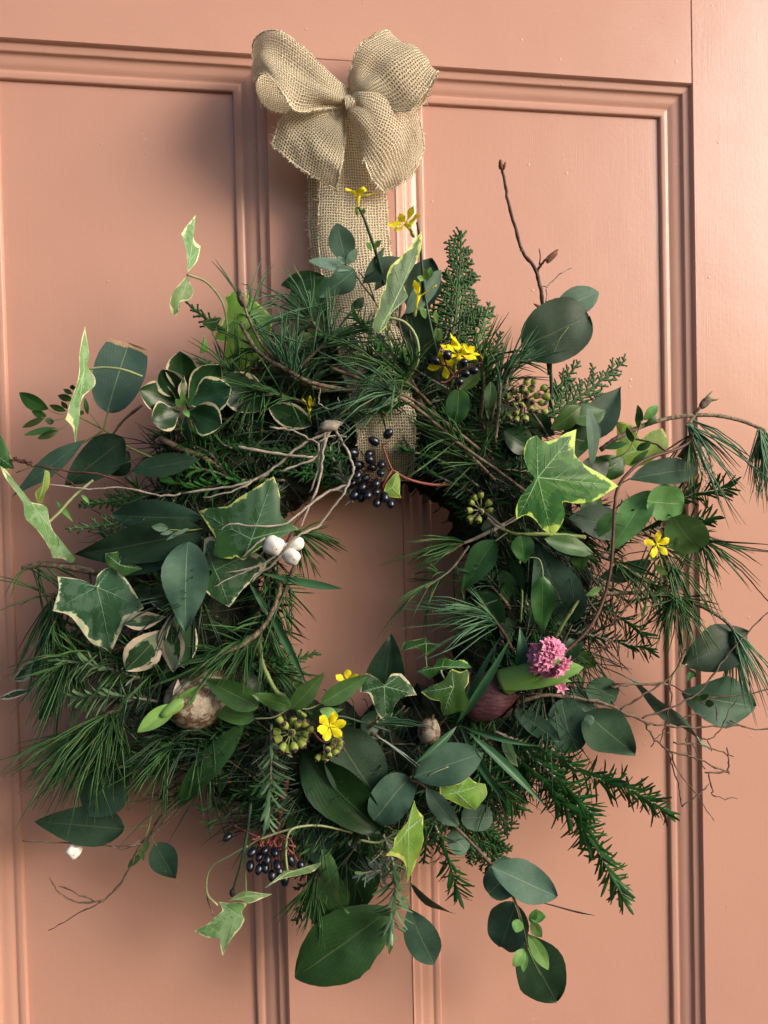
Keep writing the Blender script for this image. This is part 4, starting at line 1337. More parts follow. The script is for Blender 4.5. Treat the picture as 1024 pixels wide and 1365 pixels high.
leaf(S, (521, 1235, 4.4), (519, 1275, 4.0), 8, 'glite', 'lance', name='blade')

S = thing("ivy_berry_sprig", "leafy ivy stem across the lower middle carrying five pointed green leaves over the berries", "ivy", P(385, 945, 9))
stem(S, [(345, 850, 7.5), (350, 885, 8.2), (367, 920, 8.8), (378, 928, 9), (395, 945, 9.4), (408, 955, 9.4)], 1.9, 1.3, 'gstem', knob=.15)
stem(S, [(338, 958, 8.8), (365, 956, 9.4), (388, 944, 9.6), (410, 945, 9.8), (428, 938, 9.8)], .6, .45, 'pstem')
leaf(S, (345, 942, 9.8), (270, 904, 9.2), 36, 'green', 'ovate', roll=-10, fold=.2)
leaf(S, (339, 958, 9.2), (276, 945, 8.2), 25, 'green', 'ovate', roll=18, wave=.05)
leaf(S, (388, 942, 10.2), (335, 925, 10.4), 22, 'green', 'ovate', roll=-20, wave=.08)
leaf(S, (389, 945, 10.2), (433, 896, 10.0), 27, 'green', 'ovate', roll=14, fold=.2)
leaf(S, (428, 938, 10.2), (495, 898, 9.6), 27, 'green', 'ovate', roll=12, fold=.25)
leaf(S, (345, 935, 8), (327, 890, 7.6), 24, 'gdark', 'ovate', roll=25)
leaf(S, (400, 925, 8), (392, 908, 7.6), 18, 'green', 'ovate')
leaf(S, (415, 955, 8.6), (458, 945, 8.8), 14, 'green', 'ovate')

S = thing("ivy_leaf", "dark pointed leaf standing upright inside the bottom of the hole", "leaf", P(520, 935, 6))
leaf(S, (512, 945, 6.0), (522, 845, 4.6), 56, 'gdark', 'ovate', roll=-14, fold=.25, name='blade')
leaf(S, (485, 955, 6.0), (520, 985, 6.0), 40, 'gdark', 'ovate', name='blade')

S = thing("ivy_sprig", "glossy plain green ivy sprig climbing the right inner side of the ring", "ivy", P(700, 720, 8))
stem(S, [(780, 716, 8), (730, 712, 8.6), (690, 712, 8.8), (672, 706, 9)], 1.7, 1.2, 'gstem', knob=.2)
stem(S, [(672, 706, 9), (660, 700, 9.2), (650, 690, 9.4)], 1.2, 1.0, 'barkg')
stem(S, [(676, 710, 9), (662, 720, 8.8), (655, 722, 8.6)], .5, .4, 'pstem')
stem(S, [(700, 745, 8), (692, 752, 8), (696, 790, 7.8), (694, 830, 7.4)], 1.1, .8, 'gstem')
stem(S, [(740, 850, 8), (755, 825, 8.2), (775, 795, 8)], 1.6, 1.1, 'gstem', knob=.2)
stem(S, [(703, 743, 8.4), (718, 745, 8.8), (723, 757, 9), (724, 770, 9.2)], .5, .4, 'pstem')
leaf(S, (660, 720, 9.0), (617, 787, 8.4), 40, 'green', 'ovate', roll=14, fold=.2, wave=.05, nt=18)
leaf(S, (694, 712, 9.4), (700, 752, 9.2), 32, 'green', 'ovate', roll=-10, fold=.2)
leaf(S, (684, 745, 8.8), (698, 788, 8.6), 17, 'gdark', 'ovate', roll=30)
leaf(S, (724, 768, 9.8), (722, 848, 9.4), 33, 'green', 'ovate', roll=-8, fold=.2, wave=.12, nt=18, label="wavy glossy leaf hanging over the slate one")
leaf(S, (768, 762, 7.4), (728, 828, 7.0), 40, 'gdark', 'ovate', roll=10)
leaf(S, (771, 730, 8.4), (774, 765, 8.2), 24, 'green', 'ovate')
leaf(S, (655, 762, 6.8), (688, 815, 6.2), 44, 'gdark', 'ovate')
leaf(S, (640, 790, 6.8), (672, 840, 6.2), 40, 'gdark', 'ovate')
leaf(S, (668, 830, 6.4), (700, 850, 6.2), 34, 'gdark', 'ovate')
leaf(S, (726, 718, 9.0), (792, 738, 8.6), 24, 'ivyg' if 0 else 'green', 'ell', roll=-20)
leaf(S, (778, 795, 8.4), (808, 780, 8.4), 9, 'glite', 'lance', roll=30, wave=.15)
leaf(S, (770, 872, 7.4), (795, 890, 7.4), 24, 'green', 'ovate', roll=12)
leaf(S, (745, 872, 7.0), (780, 855, 7.0), 30, 'gdark', 'ovate')
stem(S, [(740, 856, 8), (722, 870, 8.4), (734, 880, 9)], .6, .3, 'gstem')

S = thing("privet_sprig", "broad pale green oval leaves on the right of the wreath, behind a curved vine", "leafy sprig", P(840, 640, 7))
stem(S, [(800, 700, 6), (830, 670, 6.8), (862, 655, 7.2), (880, 664, 7.2), (904, 690, 7)], .8, .5, 'gstem')
leaf(S, (866, 655, 7.6), (813, 736, 7.8), 42, 'glite', 'ovate', roll=8, fold=.1, label="largest pale oval leaf")
leaf(S, (818, 682, 7.8), (798, 716, 8.4), 20, 'glite', 'ell', roll=35)
leaf(S, (862, 668, 8.2), (912, 672, 8.0), 46, 'glite', 'round', roll=5)
leaf(S, (897, 690, 8.2), (932, 733, 7.8), 50, 'glite', 'round', roll=10)
leaf(S, (757, 560, 7.8), (808, 548, 7.4), 30, 'green', 'ell', roll=-24)
leaf(S, (735, 572, 8.2), (775, 542, 8.0), 26, 'green', 'ell', roll=30)
leaf(S, (748, 580, 7.0), (790, 590, 6.4), 52, 'gdark', 'ell')
leaf(S, (672, 575, 7.4), (712, 600, 7.0), 36, 'gdark', 'ell')
leaf(S, (700, 552, 7.4), (740, 580, 7.0), 28, 'gdark', 'ell')
leaf(S, (770, 640, 6.4), (812, 615, 6.0), 36, 'gdark', 'ell')
leaf(S, (775, 680, 6.8), (800, 660, 6.4), 30, 'green', 'ell')
for a, b, w in (((858, 560), (877, 540), 13), ((856, 562), (850, 540), 8), ((860, 568), (876, 555), 9), ((852, 572), (849, 548), 7)):
    leaf(S, (*a, 7.4), (*b, 7.6), w, 'young' if w > 10 else 'green', 'ell', name='young_leaf', nt=9, nv=4)
for a, b, w in (((770, 600), (795, 585), 10), ((840, 620), (865, 600), 8), ((848, 600), (868, 590), 10), ((845, 590), (835, 570), 8), ((806, 598), (838, 590), 9)):
    leaf(S, (*a, 7.4), (*b, 8.0), w, 'green', 'ell', name='young_leaf', nt=9, nv=4)
stem(S, [(815, 612, 7), (838, 600, 7.6), (856, 562, 7.6)], .6, .4, 'gstem')

S = thing("privet_sprig", "two fresh rounded green leaves under the navy berries at the top of the ring", "leafy sprig", P(612, 515, 8))
leaf(S, (612, 518, 8.8), (610, 562, 9.2), 31, 'green', 'round', roll=8)
leaf(S, (614, 520, 8.6), (640, 494, 8.4), 20, 'green', 'ell', roll=-20)
leaf(S, (652, 546, 8.2), (655, 508, 8.0), 17, 'green', 'ell', roll=8)
stem(S, [(620, 535, 7.6), (617, 524, 8.4), (612, 518, 8.8)], .7, .5, 'gstem')
leaf(S, (630, 610, 8.2), (622, 598, 8.4), 14, 'green', 'ell', name='young_leaf')

# ------------------------------------------------------------------ ivy
def ivything(label, loc, name="ivy_leaf", cat="ivy leaf"):
    return thing(name, label, cat, PT(loc))

c5 = (540, 560); s3 = 1024/300
S = ivything("largest ivy leaf, bright green with lime yellow edges, right of the hole", (717, 637, 10))
stem(S, [(716, 637, 10.4), (712, 655, 9.6), (708, 680, 8.4)], .9, .9, 'pstem', name='petiole')
ivy(S, c5, s3, (604, 262), [(540, 150), (558, 92), (600, 68, 1), (632, 98), (690, 84), (735, 58), (780, 42, 1), (772, 130), (778, 165), (820, 205), (900, 250), (972, 300, 1), (920, 330), (860, 368), (780, 380), (718, 374), (728, 430), (700, 495), (668, 526, 1), (625, 495), (590, 452), (550, 432), (508, 452, 1), (504, 405), (530, 345), (575, 285), (590, 262), (560, 225)],
    11.4, 'ivyl', g=(-0.5, -0.3), cup=1.0, wave=.3, name='blade')

c2 = (240, 500); s2 = 3.2
S = ivything("dark green ivy leaf with yellow-green edge, just left of the white snowberries", (330, 700, 10))
stem(S, [(335, 716, 10.6), (360, 730, 9.6), (385, 742, 9)], .8, .8, 'pstem', name='petiole')
ivy(S, c2, s2, (305, 700), [(400, 432, 1), (418, 480), (428, 530), (432, 600), (505, 655, 1), (440, 685), (380, 715), (330, 745), (270, 790, 1), (228, 770), (222, 784), (145, 768), (152, 700), (125, 650), (78, 580, 1), (130, 566), (205, 560), (240, 530), (310, 488), (355, 460)],
    11.2, 'ivyd', g=(0.2, -0.2), cup=.8, name='blade', wave=.35)
S = ivything("pale-edged dark ivy leaf tucked under another, with a twig lying on it", (287, 758, 9))
ivy(S, c2, s2, (148, 832), [(104, 700, 1), (140, 690), (190, 760), (240, 780), (320, 756, 1), (368, 790), (352, 835), (300, 885), (258, 925), (232, 965), (210, 990, 1), (165, 965), (112, 925), (110, 880), (138, 845), (122, 822), (100, 770)],
    9.8, 'ivyc', g=(0.2, .1), cup=.5, name='blade', wave=.2)
c3 = (0, 720)
S = ivything("big cream-edged ivy leaf at the left side, pointing straight down", (130, 800, 9))
ivy(S, c3, s3, (440, 214), [(262, 165, 1), (330, 172), (400, 190), (432, 208), (444, 160), (478, 130), (510, 120, 1), (560, 160), (600, 215), (630, 265), (655, 310, 1), (612, 335), (570, 370), (548, 420), (525, 470), (505, 516, 1), (470, 490), (420, 470), (385, 430), (350, 380), (310, 340), (240, 322, 1), (252, 280), (268, 225)],
    8.6, 'ivyc', g=(0.2, 0.3), cup=.7, name='blade', wave=.35)
stem(S, [(129, 783, 8.8), (140, 775, 8), (165, 770, 7.2)], .7, .7, 'pstem', name='petiole')
S = ivything("small fresh ivy leaf sitting above the big cream-edged one", (158, 748, 9))
ivy(S, (0, 500), s3, (540, 862), [(480, 812, 1), (520, 806), (570, 790, 1), (572, 825), (610, 858), (652, 882, 1), (605, 898), (565, 912), (525, 880), (490, 862), (480, 840)], 9.0, 'ivyg', cup=.3, name='blade', wave=.15)

c6 = (450, 780)
S = ivything("small fresh ivy leaf with pale edge at the hole's lower rim beside the purple bulb", (600, 918, 10))
stem(S, [(602, 917, 10.4), (590, 900, 10), (588, 890, 9.4), (590, 880, 8.6)], .7, .7, 'pstem', name='petiole')
ivy(S, c6, s3, (528, 462), [(380, 487, 1), (425, 460), (480, 435), (505, 400), (520, 380, 1), (560, 395), (594, 388), (597, 440), (578, 478), (596, 520), (590, 555), (545, 578), (480, 595, 1), (470, 560), (466, 528), (425, 520)], 10.4, 'ivyg', cup=.6, name='blade', wave=.3)
S = ivything("curled ivy leaf folded over just above the small fresh one", (585, 890, 9))
ivy(S, c6, s3, (475, 372), [(358, 395, 1), (400, 372), (440, 372), (452, 340), (490, 328, 1), (530, 345), (575, 340), (612, 376, 1), (560, 378), (500, 380), (460, 400), (420, 425), (390, 405)], 9.8, 'ivyg', cup=.6, name='blade', wave=.6, g=(0, -2.5))
S = ivything("variegated grey and cream ivy leaf at the bottom rim of the hole", (512, 915, 9))
ivy(S, c6, s3, (213, 460), [(102, 488, 1), (118, 420), (135, 402), (180, 425), (215, 452), (245, 405), (290, 402, 1), (325, 440), (362, 500, 1), (300, 508), (262, 545), (250, 590), (222, 642, 1), (185, 590), (160, 530), (140, 492)], 9.8, 'ivyc', cup=.4, name='blade', wave=.3)
stem(S, [(512, 915, 9.8), (508, 940, 9), (500, 960, 8)], .6, .6, 'pstem', name='petiole')
S = ivything("small dark ivy leaf poking into the right of the hole under pine needles", (562, 860, 6))
ivy(S, c6, s3, (400, 265), [(290, 300, 1), (305, 260), (360, 248), (400, 238, 1), (430, 265), (482, 272, 1), (430, 300), (400, 318), (370, 285)], 6.5, 'ivyg', cup=.3, name='blade', wave=.2)
stem(S, [(568, 858, 6.5), (568, 880, 6.4), (572, 905, 6)], .5, .5, 'pstem', name='petiole')

S = ivything("crinkled bright yellow-green ivy leaf below the right oval eucalyptus leaf", (615, 1060, 9))
ivy(S, c6, s3, (540, 945), [(468, 898, 1), (520, 905), (560, 900), (598, 872, 1), (625, 895), (672, 905, 1), (682, 950), (655, 990), (628, 1024, 1), (580, 1012), (525, 985), (468, 962, 1), (465, 930)], 9.4, 'ivyy', cup=.5, name='blade', wave=.5, g=(0, -.6))
c7 = (380, 1065)
S = ivything("pointed lime ivy leaf hanging tip down at the bottom centre", (545, 1110, 10))
stem(S, [(543, 1106, 10.6), (525, 1112, 10.2), (505, 1123, 9.8), (480, 1120, 9.2)], .9, .9, 'pstem', name='petiole')
ivy(S, c7, s3, (560, 140), [(588, 5, 1), (600, 45), (630, 80, 1), (628, 140), (630, 195), (608, 260), (585, 320), (555, 382, 1), (552, 320), (535, 280), (500, 262), (458, 258, 1), (495, 215), (500, 180), (535, 130), (560, 100), (572, 50)], 10.6, 'ivyy', cup=.5, name='blade', wave=.3, g=(-1, .3))
c8 = (220, 1000)
S = ivything("pale cream-edged ivy leaf dangling alone at the lower left", (305, 1220, 6))
stem(S, [(290, 1207, 6.4), (276, 1190, 6.2), (280, 1158, 6.4), (308, 1140, 7), (330, 1128, 7.4)], .9, .8, 'pstem', name='petiole')
stem(S, [(285, 1220, 6.2), (277, 1200, 6.0), (276, 1180, 6.0)], .5, .5, 'bark', name='petiole')
stem(S, [(328, 1190, 6.6), (327, 1155, 7), (332, 1128, 7.2), (365, 1112, 7.6), (400, 1102, 8)], .8, .8, 'pstem', name='petiole')
ivy(S, c8, s3, (318, 745), [(245, 690, 1), (290, 695), (340, 690), (372, 700), (350, 735), (362, 770, 1), (345, 810), (300, 860), (262, 936, 1), (252, 890), (245, 855), (190, 852), (135, 822, 1), (190, 795), (240, 750), (262, 728)], 6.4, 'ivyp', cup=.6, name='blade', wave=.3)
ivy(S, c8, s3, (368, 665), [(288, 688, 1), (325, 660), (365, 638, 1), (420, 648), (487, 655, 1), (430, 680), (380, 698), (345, 680)], 6.8, 'ivyp', cup=.4, name='blade', wave=.3, g=(0, 2))
S = ivything("thin ivy leaf seen edge on below the lower navy berries", (385, 1170, 8))
stem(S, [(383, 1160, 8.2), (381, 1135, 8.4), (385, 1110, 8.6), (400, 1102, 8.4), (430, 1101, 8.2), (470, 1110, 8.2)], .9, .8, 'pstem', name='petiole')
ivy(S, c8, s3, (555, 560), [(450, 630, 1), (500, 590), (545, 548), (600, 548), (650, 540), (718, 508, 1), (680, 550), (620, 568), (550, 582), (500, 600)], 8.4, 'ivyp', cup=.3, name='blade', wave=.2, g=(0, 6))
c9 = (420, 300)
S = ivything("tall wavy ivy leaf with yellow edge standing upright in front of the ribbon", (516, 420, 9))
stem(S, [(517, 423, 9.4), (540, 430, 9.6), (555, 450, 9.4), (558, 478, 9), (548, 500, 8.2), (538, 516, 7.6)], 1.0, 1.0, 'pstem', name='petiole')
ivy(S, c9, s3, (330, 412), [(485, 28, 1), (487, 70), (478, 125), (455, 170), (430, 205), (412, 240), (404, 272), (424, 325, 1), (400, 355), (365, 375), (340, 420), (320, 465), (288, 496, 1), (262, 468), (272, 420), (290, 375), (300, 320), (322, 280), (328, 230), (345, 185), (385, 150), (430, 100)], 10.2, 'ivyl', cup=.5, name='blade', wave=.3, g=(-1.5, .3), tips=[0, 7, 12])
c1 = (0, 260)
S = ivything("pale folded ivy leaf on a long stalk, highest at the upper left", (250, 366, 6))
stem(S, [(249, 366, 6.6), (275, 376, 6.6), (295, 400, 6.8), (302, 425, 7), (303, 450, 7)], .9, .9, 'pstem', name='petiole')
ivy(S, c1, s3, (862, 300), [(893, 88, 1), (880, 150), (884, 205), (913, 232, 1), (898, 300), (855, 350, 1), (850, 280), (843, 195), (825, 176, 1), (850, 140)], 6.6, 'ivyp', cup=.4, name='blade', wave=.3, g=(-3, .3))
ivy(S, c1, s3, (840, 430), [(852, 368, 1), (868, 405), (880, 440), (862, 478), (815, 490), (808, 545), (785, 553, 1), (772, 490), (790, 440), (820, 400)], 6.6, 'ivyp', cup=.4, name='blade', wave=.3, g=(-2, -.3))
S = ivything("twisted pale ivy leaf seen edge on beside the brown-tipped eucalyptus leaf", (117, 490, 7))
stem(S, [(118, 492, 7.2), (140, 490, 7.4), (165, 493, 7.6), (190, 502, 7.4)], .9, .9, 'pstem', name='petiole')
ivy(S, c1, s3, (384, 800), [(388, 595, 1), (394, 650), (408, 735), (398, 778), (432, 830), (430, 870), (385, 910), (365, 960), (358, 1040), (343, 1130, 1), (332, 1060), (298, 1020, 1), (325, 930), (350, 860), (362, 790), (362, 720), (374, 650)], 7.6, 'ivyp', cup=.4, name='blade', wave=.35, g=(-5, .2), tips=[0, 9, 11])
S = ivything("long pale ivy leaf folded in half at the far left edge", (63, 695, 7))
stem(S, [(64, 697, 7.6), (80, 682, 7.4), (98, 662, 7.2), (118, 645, 7), (124, 640, 7)], 1.0, .9, 'pstem', name='petiole')
ivy(S, (0, 500), s3, (190, 650), [(0, 412, 1), (35, 440), (85, 508), (120, 570), (180, 585), (215, 605), (224, 655), (245, 715), (295, 790), (343, 835, 1), (325, 856), (285, 835), (240, 832, 1), (220, 780), (170, 705), (115, 650), (105, 580), (60, 515), (20, 460)], 8.2, 'ivyp', cup=.5, name='blade', wave=.3, g=(-2.2, -.6), tips=[0, 9, 12])
S = ivything("ivy leaf cut off by the left edge of the picture", (0, 610, 7))
ivy(S, (0, 500), s3, (-40, 350), [(-140, 290, 1), (-60, 240), (0, 268, 1), (38, 340), (58, 400), (65, 425, 1), (0, 432), (-80, 440), (-130, 380)], 6.6, 'ivyg', cup=.4, name='blade', wave=.3)
S = ivything("tiny pale ivy leaf on the stalk of the folded leaf at the left", (58, 650, 7))
ivy(S, (0, 500), s3, (190, 530), [(205, 432, 1), (226, 445), (225, 500), (205, 540), (195, 580), (170, 575, 1), (162, 535), (190, 500)], 7.6, 'ivyy', cup=.2, name='blade', wave=.1)
leaf(S, (108, 658, 7), (120, 672, 7), 5, 'young', 'lance'); leaf(S, (75, 667, 7), (98, 696, 7), 7, 'young', 'lance')
c4 = (200, 300)
S = ivything("broad yellowish green ivy leaf behind the pine tuft at the upper left", (325, 430, 6))
ivy(S, c4, s3, (440, 440), [(432, 305, 1), (390, 302), (345, 325), (352, 380), (325, 450), (288, 512, 1), (315, 528), (350, 540), (335, 600), (360, 650), (420, 672, 1), (470, 640), (520, 600), (545, 520), (560, 420, 1), (520, 380), (470, 340)], 5.6, 'ivyy', cup=.5, name='blade', wave=.35)
ivy(S, c4, s3, (300, 440), [(235, 448, 1), (270, 425), (330, 418, 1), (310, 450), (290, 485), (260, 470)], 6.4, 'ivyg', cup=.2, name='blade', wave=.1)
ivy(S, c4, s3, (245, 545), [(248, 500, 1), (266, 555), (262, 575), (226, 585, 1), (228, 555)], 6.4, 'ivyy', cup=.2, name='blade', wave=.1)
S = ivything("rounded green leaf between the pine tuft and the ribbon", (425, 390, 4))
leaf(S, (440, 440, 4.2), (400, 365, 3.4), 66, 'green', 'ell', name='blade')
leaf(S, (375, 380, 4.6), (432, 368, 4.2), 24, 'gdark', 'ell', name='blade')
leaf(S, (400, 480, 4.6), (415, 440, 4.2), 26, 'glite', 'ell', name='blade')
c10 = (680, 450); s10 = 1024/344
S = ivything("squarish yellow-green ivy leaf on the right behind a pine twig", (850, 600, 5))
ivy(S, c10, s10, (500, 450), [(418, 335, 1), (455, 335), (490, 352), (515, 400), (560, 372), (605, 360, 1), (628, 410), (620, 455), (590, 470), (545, 500), (480, 512), (415, 480, 1), (425, 400)], 5.4, 'ivyy', cup=.4, name='blade', wave=.3)
ivy(S, c10, s10, (395, 520), [(352, 470, 1), (400, 465), (455, 480, 1), (450, 540), (400, 565), (360, 540)], 5.8, 'ivyg', cup=.3, name='blade', wave=.2)
S = ivything("tiny cream and green ivy leaf on the eucalyptus behind the bulb leaves", (680, 985, 8))
ivy(S, c6, s3, (775, 730), [(762, 672, 1), (778, 700), (800, 740), (822, 828, 1), (790, 810), (762, 770), (748, 730)], 9, 'ivyp', cup=.3, name='blade', wave=.2, g=(4, 0))
S = ivything("small lit ivy leaf tip hanging from the navy berry stalk in the hole", (525, 645, 9))
ivy(S, c2, s2, (905, 480), [(930, 410, 1), (940, 450), (938, 500), (945, 525, 1), (900, 520), (870, 498, 1), (885, 455)], 9.0, 'ivyy', cup=.2, name='blade', wave=.2)

# ------------------------------------------------------------------ variegated shrubs
S = thing("variegated_sprig", "rosette of dark glossy leaves with cream edges at the upper left", "variegated sprig", P(245, 540, 8))
stem(S, [(262, 600, 6), (256, 570, 7.2), (246, 545, 8.2)], 1.5, 1.2, 'gstem')
for a, b, w, rl in (((240, 540), (186, 520), 40, 10), ((243, 534), (216, 492), 36, -15), ((248, 532), (240, 468), 42, 6), ((250, 535), (292, 486), 40, 20), ((252, 540), (308, 516), 46, -14), ((250, 548), (296, 566), 44, 8), ((240, 550), (202, 560), 40, 10)):
    leaf(S, (*a, 8.4), (*b, 9.2+rnd.uniform(-.5, .5)), w, 'vari', 'obov', roll=rl, bend=-.06, fold=.25, wave=.05, nt=16)
for a, b in (((246, 542), (242, 520)), ((243, 545), (234, 532)), ((250, 542), (258, 528)), ((245, 545), (252, 556))):
    leaf(S, (*a, 8.8), (*b, 9.8), 8, 'young', 'ell', name='young_leaf', nt=8, nv=4)
leaf(S, (246, 552, 8.2), (258, 598, 7.8), 12, 'vari', 'lance', roll=50)
leaf(S, (243, 535, 8.6), (245, 500, 9.6), 12, 'varic', 'lance', roll=50)
S = thing("variegated_sprig", "two oval dark leaves with thin cream edges right of the cream-edged rosette", "variegated sprig", P(350, 545, 7))
stem(S, [(400, 575, 6), (370, 550, 7), (350, 545, 7.2)], .9, .6, 'gstem')
leaf(S, (352, 546, 7.4), (294, 500, 7.8), 52, 'vari', 'ell', roll=10, nt=16, wave=.03)
leaf(S, (416, 566, 7.2), (358, 542, 7.8), 34, 'vari', 'ell', roll=-10, nt=16, wave=.04)
leaf(S, (445, 545, 6.4), (432, 580, 5.8), 40, 'gdark', 'ell')
leaf(S, (478, 570, 6.4), (425, 530, 5.8), 46, 'gdark', 'ell')
leaf(S, (300, 565, 6.0), (335, 585, 5.6), 22, 'gdark', 'ell')
S = thing("variegated_sprig", "cream and green mottled leaves hanging in the left of the ring above the pale bulb", "variegated sprig", P(230, 815, 8))
stem(S, [(262, 790, 7), (245, 805, 8), (232, 818, 8.6)], .9, .7, 'gstem')
leaf(S, (220, 838, 8.6), (168, 894, 9.0), 44, 'varic', 'obov', roll=-12, wave=.07, nt=16)
leaf(S, (228, 818, 9.0), (232, 896, 9.2), 30, 'varic', 'ell', roll=35, wave=.06, nt=16)
leaf(S, (238, 812, 8.6), (246, 890, 8.4), 40, 'vari', 'ell', roll=-14, wave=.05, nt=16)
leaf(S, (222, 822, 8.8), (166, 832, 9.4), 23, 'varic', 'obov', roll=12, wave=.05)
leaf(S, (235, 808, 8.2), (200, 800, 8.4), 18, 'vari', 'ell')
S = thing("variegated_sprig", "pink-tinged pale leaf tips sticking out of the pine at the left edge", "variegated sprig", P(60, 900, 5))
leaf(S, (64, 880, 5.4), (18, 907, 5.0), 18, 'varic', 'ell', roll=30)
leaf(S, (42, 920, 5.2), (-4, 932, 5.0), 10, 'varic', 'lance', roll=35)
leaf(S, (86, 905, 4.8), (52, 960, 4.4), 22, 'vari', 'ell', roll=20)

# ------------------------------------------------------------------ berries
S = thing("berry_cluster", "cluster of glossy navy berries on red stalks hanging at the top of the hole", "berries", P(500, 620, 8))
m = lambda x, y, d: (240+x/3.2, 500+y/3.2, d)
stem(S, [(600, 646, 7), (575, 646, 7.6), (545, 639, 8.2), m(905, 405, 8.8)], 1.3, 1.0, 'rstem')
stem(S, [m(905, 405, 8.8), m(885, 360, 8.9), m(868, 310, 9.0), m(862, 292, 9.0)], .9, .6, 'rstem')
stem(S, [m(905, 405, 8.8), m(882, 440, 9.0), m(862, 480, 8.8)], .9, .6, 'rstem')
stem(S, [m(895, 400, 8.8), m(850, 385, 8.4), m(800, 400, 8.2), m(765, 440, 8.0)], .8, .5, 'rstem')
stem(S, [m(862, 300, 9.0), m(880, 290, 9.2), m(892, 280, 9.2)], .5, .4, 'rstem')
bs = [(828, 282, 9.2), (888, 250, 9.4), (738, 332, 8.6), (808, 336, 8.6), (811, 363, 9.2), (760, 384, 8.8), (860, 381, 9.3), (856, 418, 9.8), (757, 428, 9.2), (791, 441, 8.9), (837, 462, 9.6), (778, 480, 9.4), (839, 498, 9.6), (745, 512, 9.2), (802, 511, 9.7), (775, 522, 9.2), (873, 521, 9.3), (841, 545, 9.2), (898, 548, 9.2), (731, 465, 8.4), (742, 398, 8.2), (820, 395, 8.2)]
hub = P(*m(850, 400, 8.2))
for x, y, d in bs:
    p = P(*m(x, y, d))
    ax = ((p-P(*m(860, 330 if y < 350 else 400, 8.0))).normalized()+Vector((0, -.3, -.35))).normalized()
    if y < 300: ax = (p-P(*m(862, 300, 9))).normalized()
    _s = rnd.uniform(.8, 1.1); berry(S, p, (ax+rv(.2)).normalized(), 0.0036*_s, 0.0045*_s)
    sb = MB(); sb.tube([p-ax*0.003, p-ax*0.006+Vector((0, 0.001, 0.001)), hub.lerp(p, .35)], [.0004, .0004, .0005], 5)
    if y > 300: part('stalk', sb, M['rdark'], S, p)
S = thing("berry_cluster", "six navy berries on red stalks beside yellow jasmine at the top of the ring", "berries", P(610, 500, 9))
m = lambda x, y, d: (420+x/s3, 300+y/s3, d)
stem(S, [m(665, 760, 8.4), m(650, 710, 9.0), m(632, 685, 9.2), m(680, 655, 9.4), m(755, 625, 9.6)], 1.1, .5, 'rdark')
stem(S, [m(632, 685, 9.2), m(600, 640, 9.3), m(578, 575, 9.3)], .8, .5, 'rstem')
stem(S, [m(632, 685, 9.2), m(600, 712, 9.4), m(570, 716, 9.6)], .8, .5, 'rstem')
stem(S, [m(600, 640, 9.3), m(540, 632, 9.2), m(500, 630, 9.0)], .7, .4, 'barkd')
for x, y, d in ((550, 617, 9.5), (602, 593, 9.9), (675, 626, 10.2), (722, 662, 10.0), (684, 676, 10.2), (657, 711, 10.1)):
    p = P(*m(x, y, d)); c = P(*m(635, 665, 9.2))
    berry(S, p, (p-c).normalized(), .0034, .0037)
S = thing("berry_cluster", "large bunch of dark berries on crimson stalks hanging at the bottom of the wreath", "berries", P(360, 1110, 7))
m = lambda x, y, d: (220+x/s3, 1000+y/s3, d)
stem(S, [m(560, 120, 6.5), m(535, 220, 7), m(520, 320, 7.2), m(500, 420, 7.4)], 2.6, 1.8, 'rdark')
stem(S, [m(310, 340, 7.4), m(345, 360, 7.4), m(400, 385, 7.2), m(450, 410, 7.2)], .9, 1.0, 'rdark')
C = (500, 400, 7.2)
for x, y, d in ((285, 396, 7.8), (397, 465, 8.2), (388, 528, 8.2), (457, 455, 8.4), (430, 486, 8.2), (500, 464, 8.4), (427, 543, 8.6), (455, 532, 8.4), (511, 524, 8.8), (487, 573, 8.6), (465, 500, 8.6), (572, 502, 7.6), (620, 530, 7.4), (522, 556, 8.2), (545, 590, 7.6)):
    p = P(*m(x, y, d)); c = P(*m(x*.6+500*.4 if x > 300 else 345, 405 if x > 300 else 375, 7.4))
    _s = rnd.uniform(.78, 1.08); berry(S, p, ((p-c).normalized()+Vector((0, -.2, -.2))+rv(.25)).normalized(), .0035*_s, .0047*_s)
    sb = MB(); mid = c.lerp(p, .5)+rv(.001); sb.tube(catmull([P(*m(C[0]+rnd.uniform(-30, 30), C[1]-20, C[2])) if x > 300 else c, c, mid, p], 3), .0006, 5)
    part('stalk', sb, M['rstem' if rnd.random() < .4 else 'rdark'], S, p)
for k in range(16):
    a = P(*m(490+rnd.uniform(-60, 60), 400+rnd.uniform(-20, 30), 7.6)); b = a+Vector((rnd.uniform(-.01, .01), -.004, rnd.uniform(-.014, .002)))
    sb = MB(); sb.tube([a, a.lerp(b, .5)+rv(.0008), b], [.0007, .0006, .0009], 5); part('stalk', sb, M['rstem'], S, a)
stem(S, [m(390, 240, 7.0), m(375, 370, 7.8), m(350, 500, 8.2), (310, 1188, 8.0)], 1.4, .8, 'dstem')
bb = MB(); bb.ball(P(310, 1190, 8), Vector((-.2, 0, -1)).normalized(), .0024, .003, 8, 5, lump=.3); part('bud', bb, M['tipm'], S, P(310, 1190, 8))

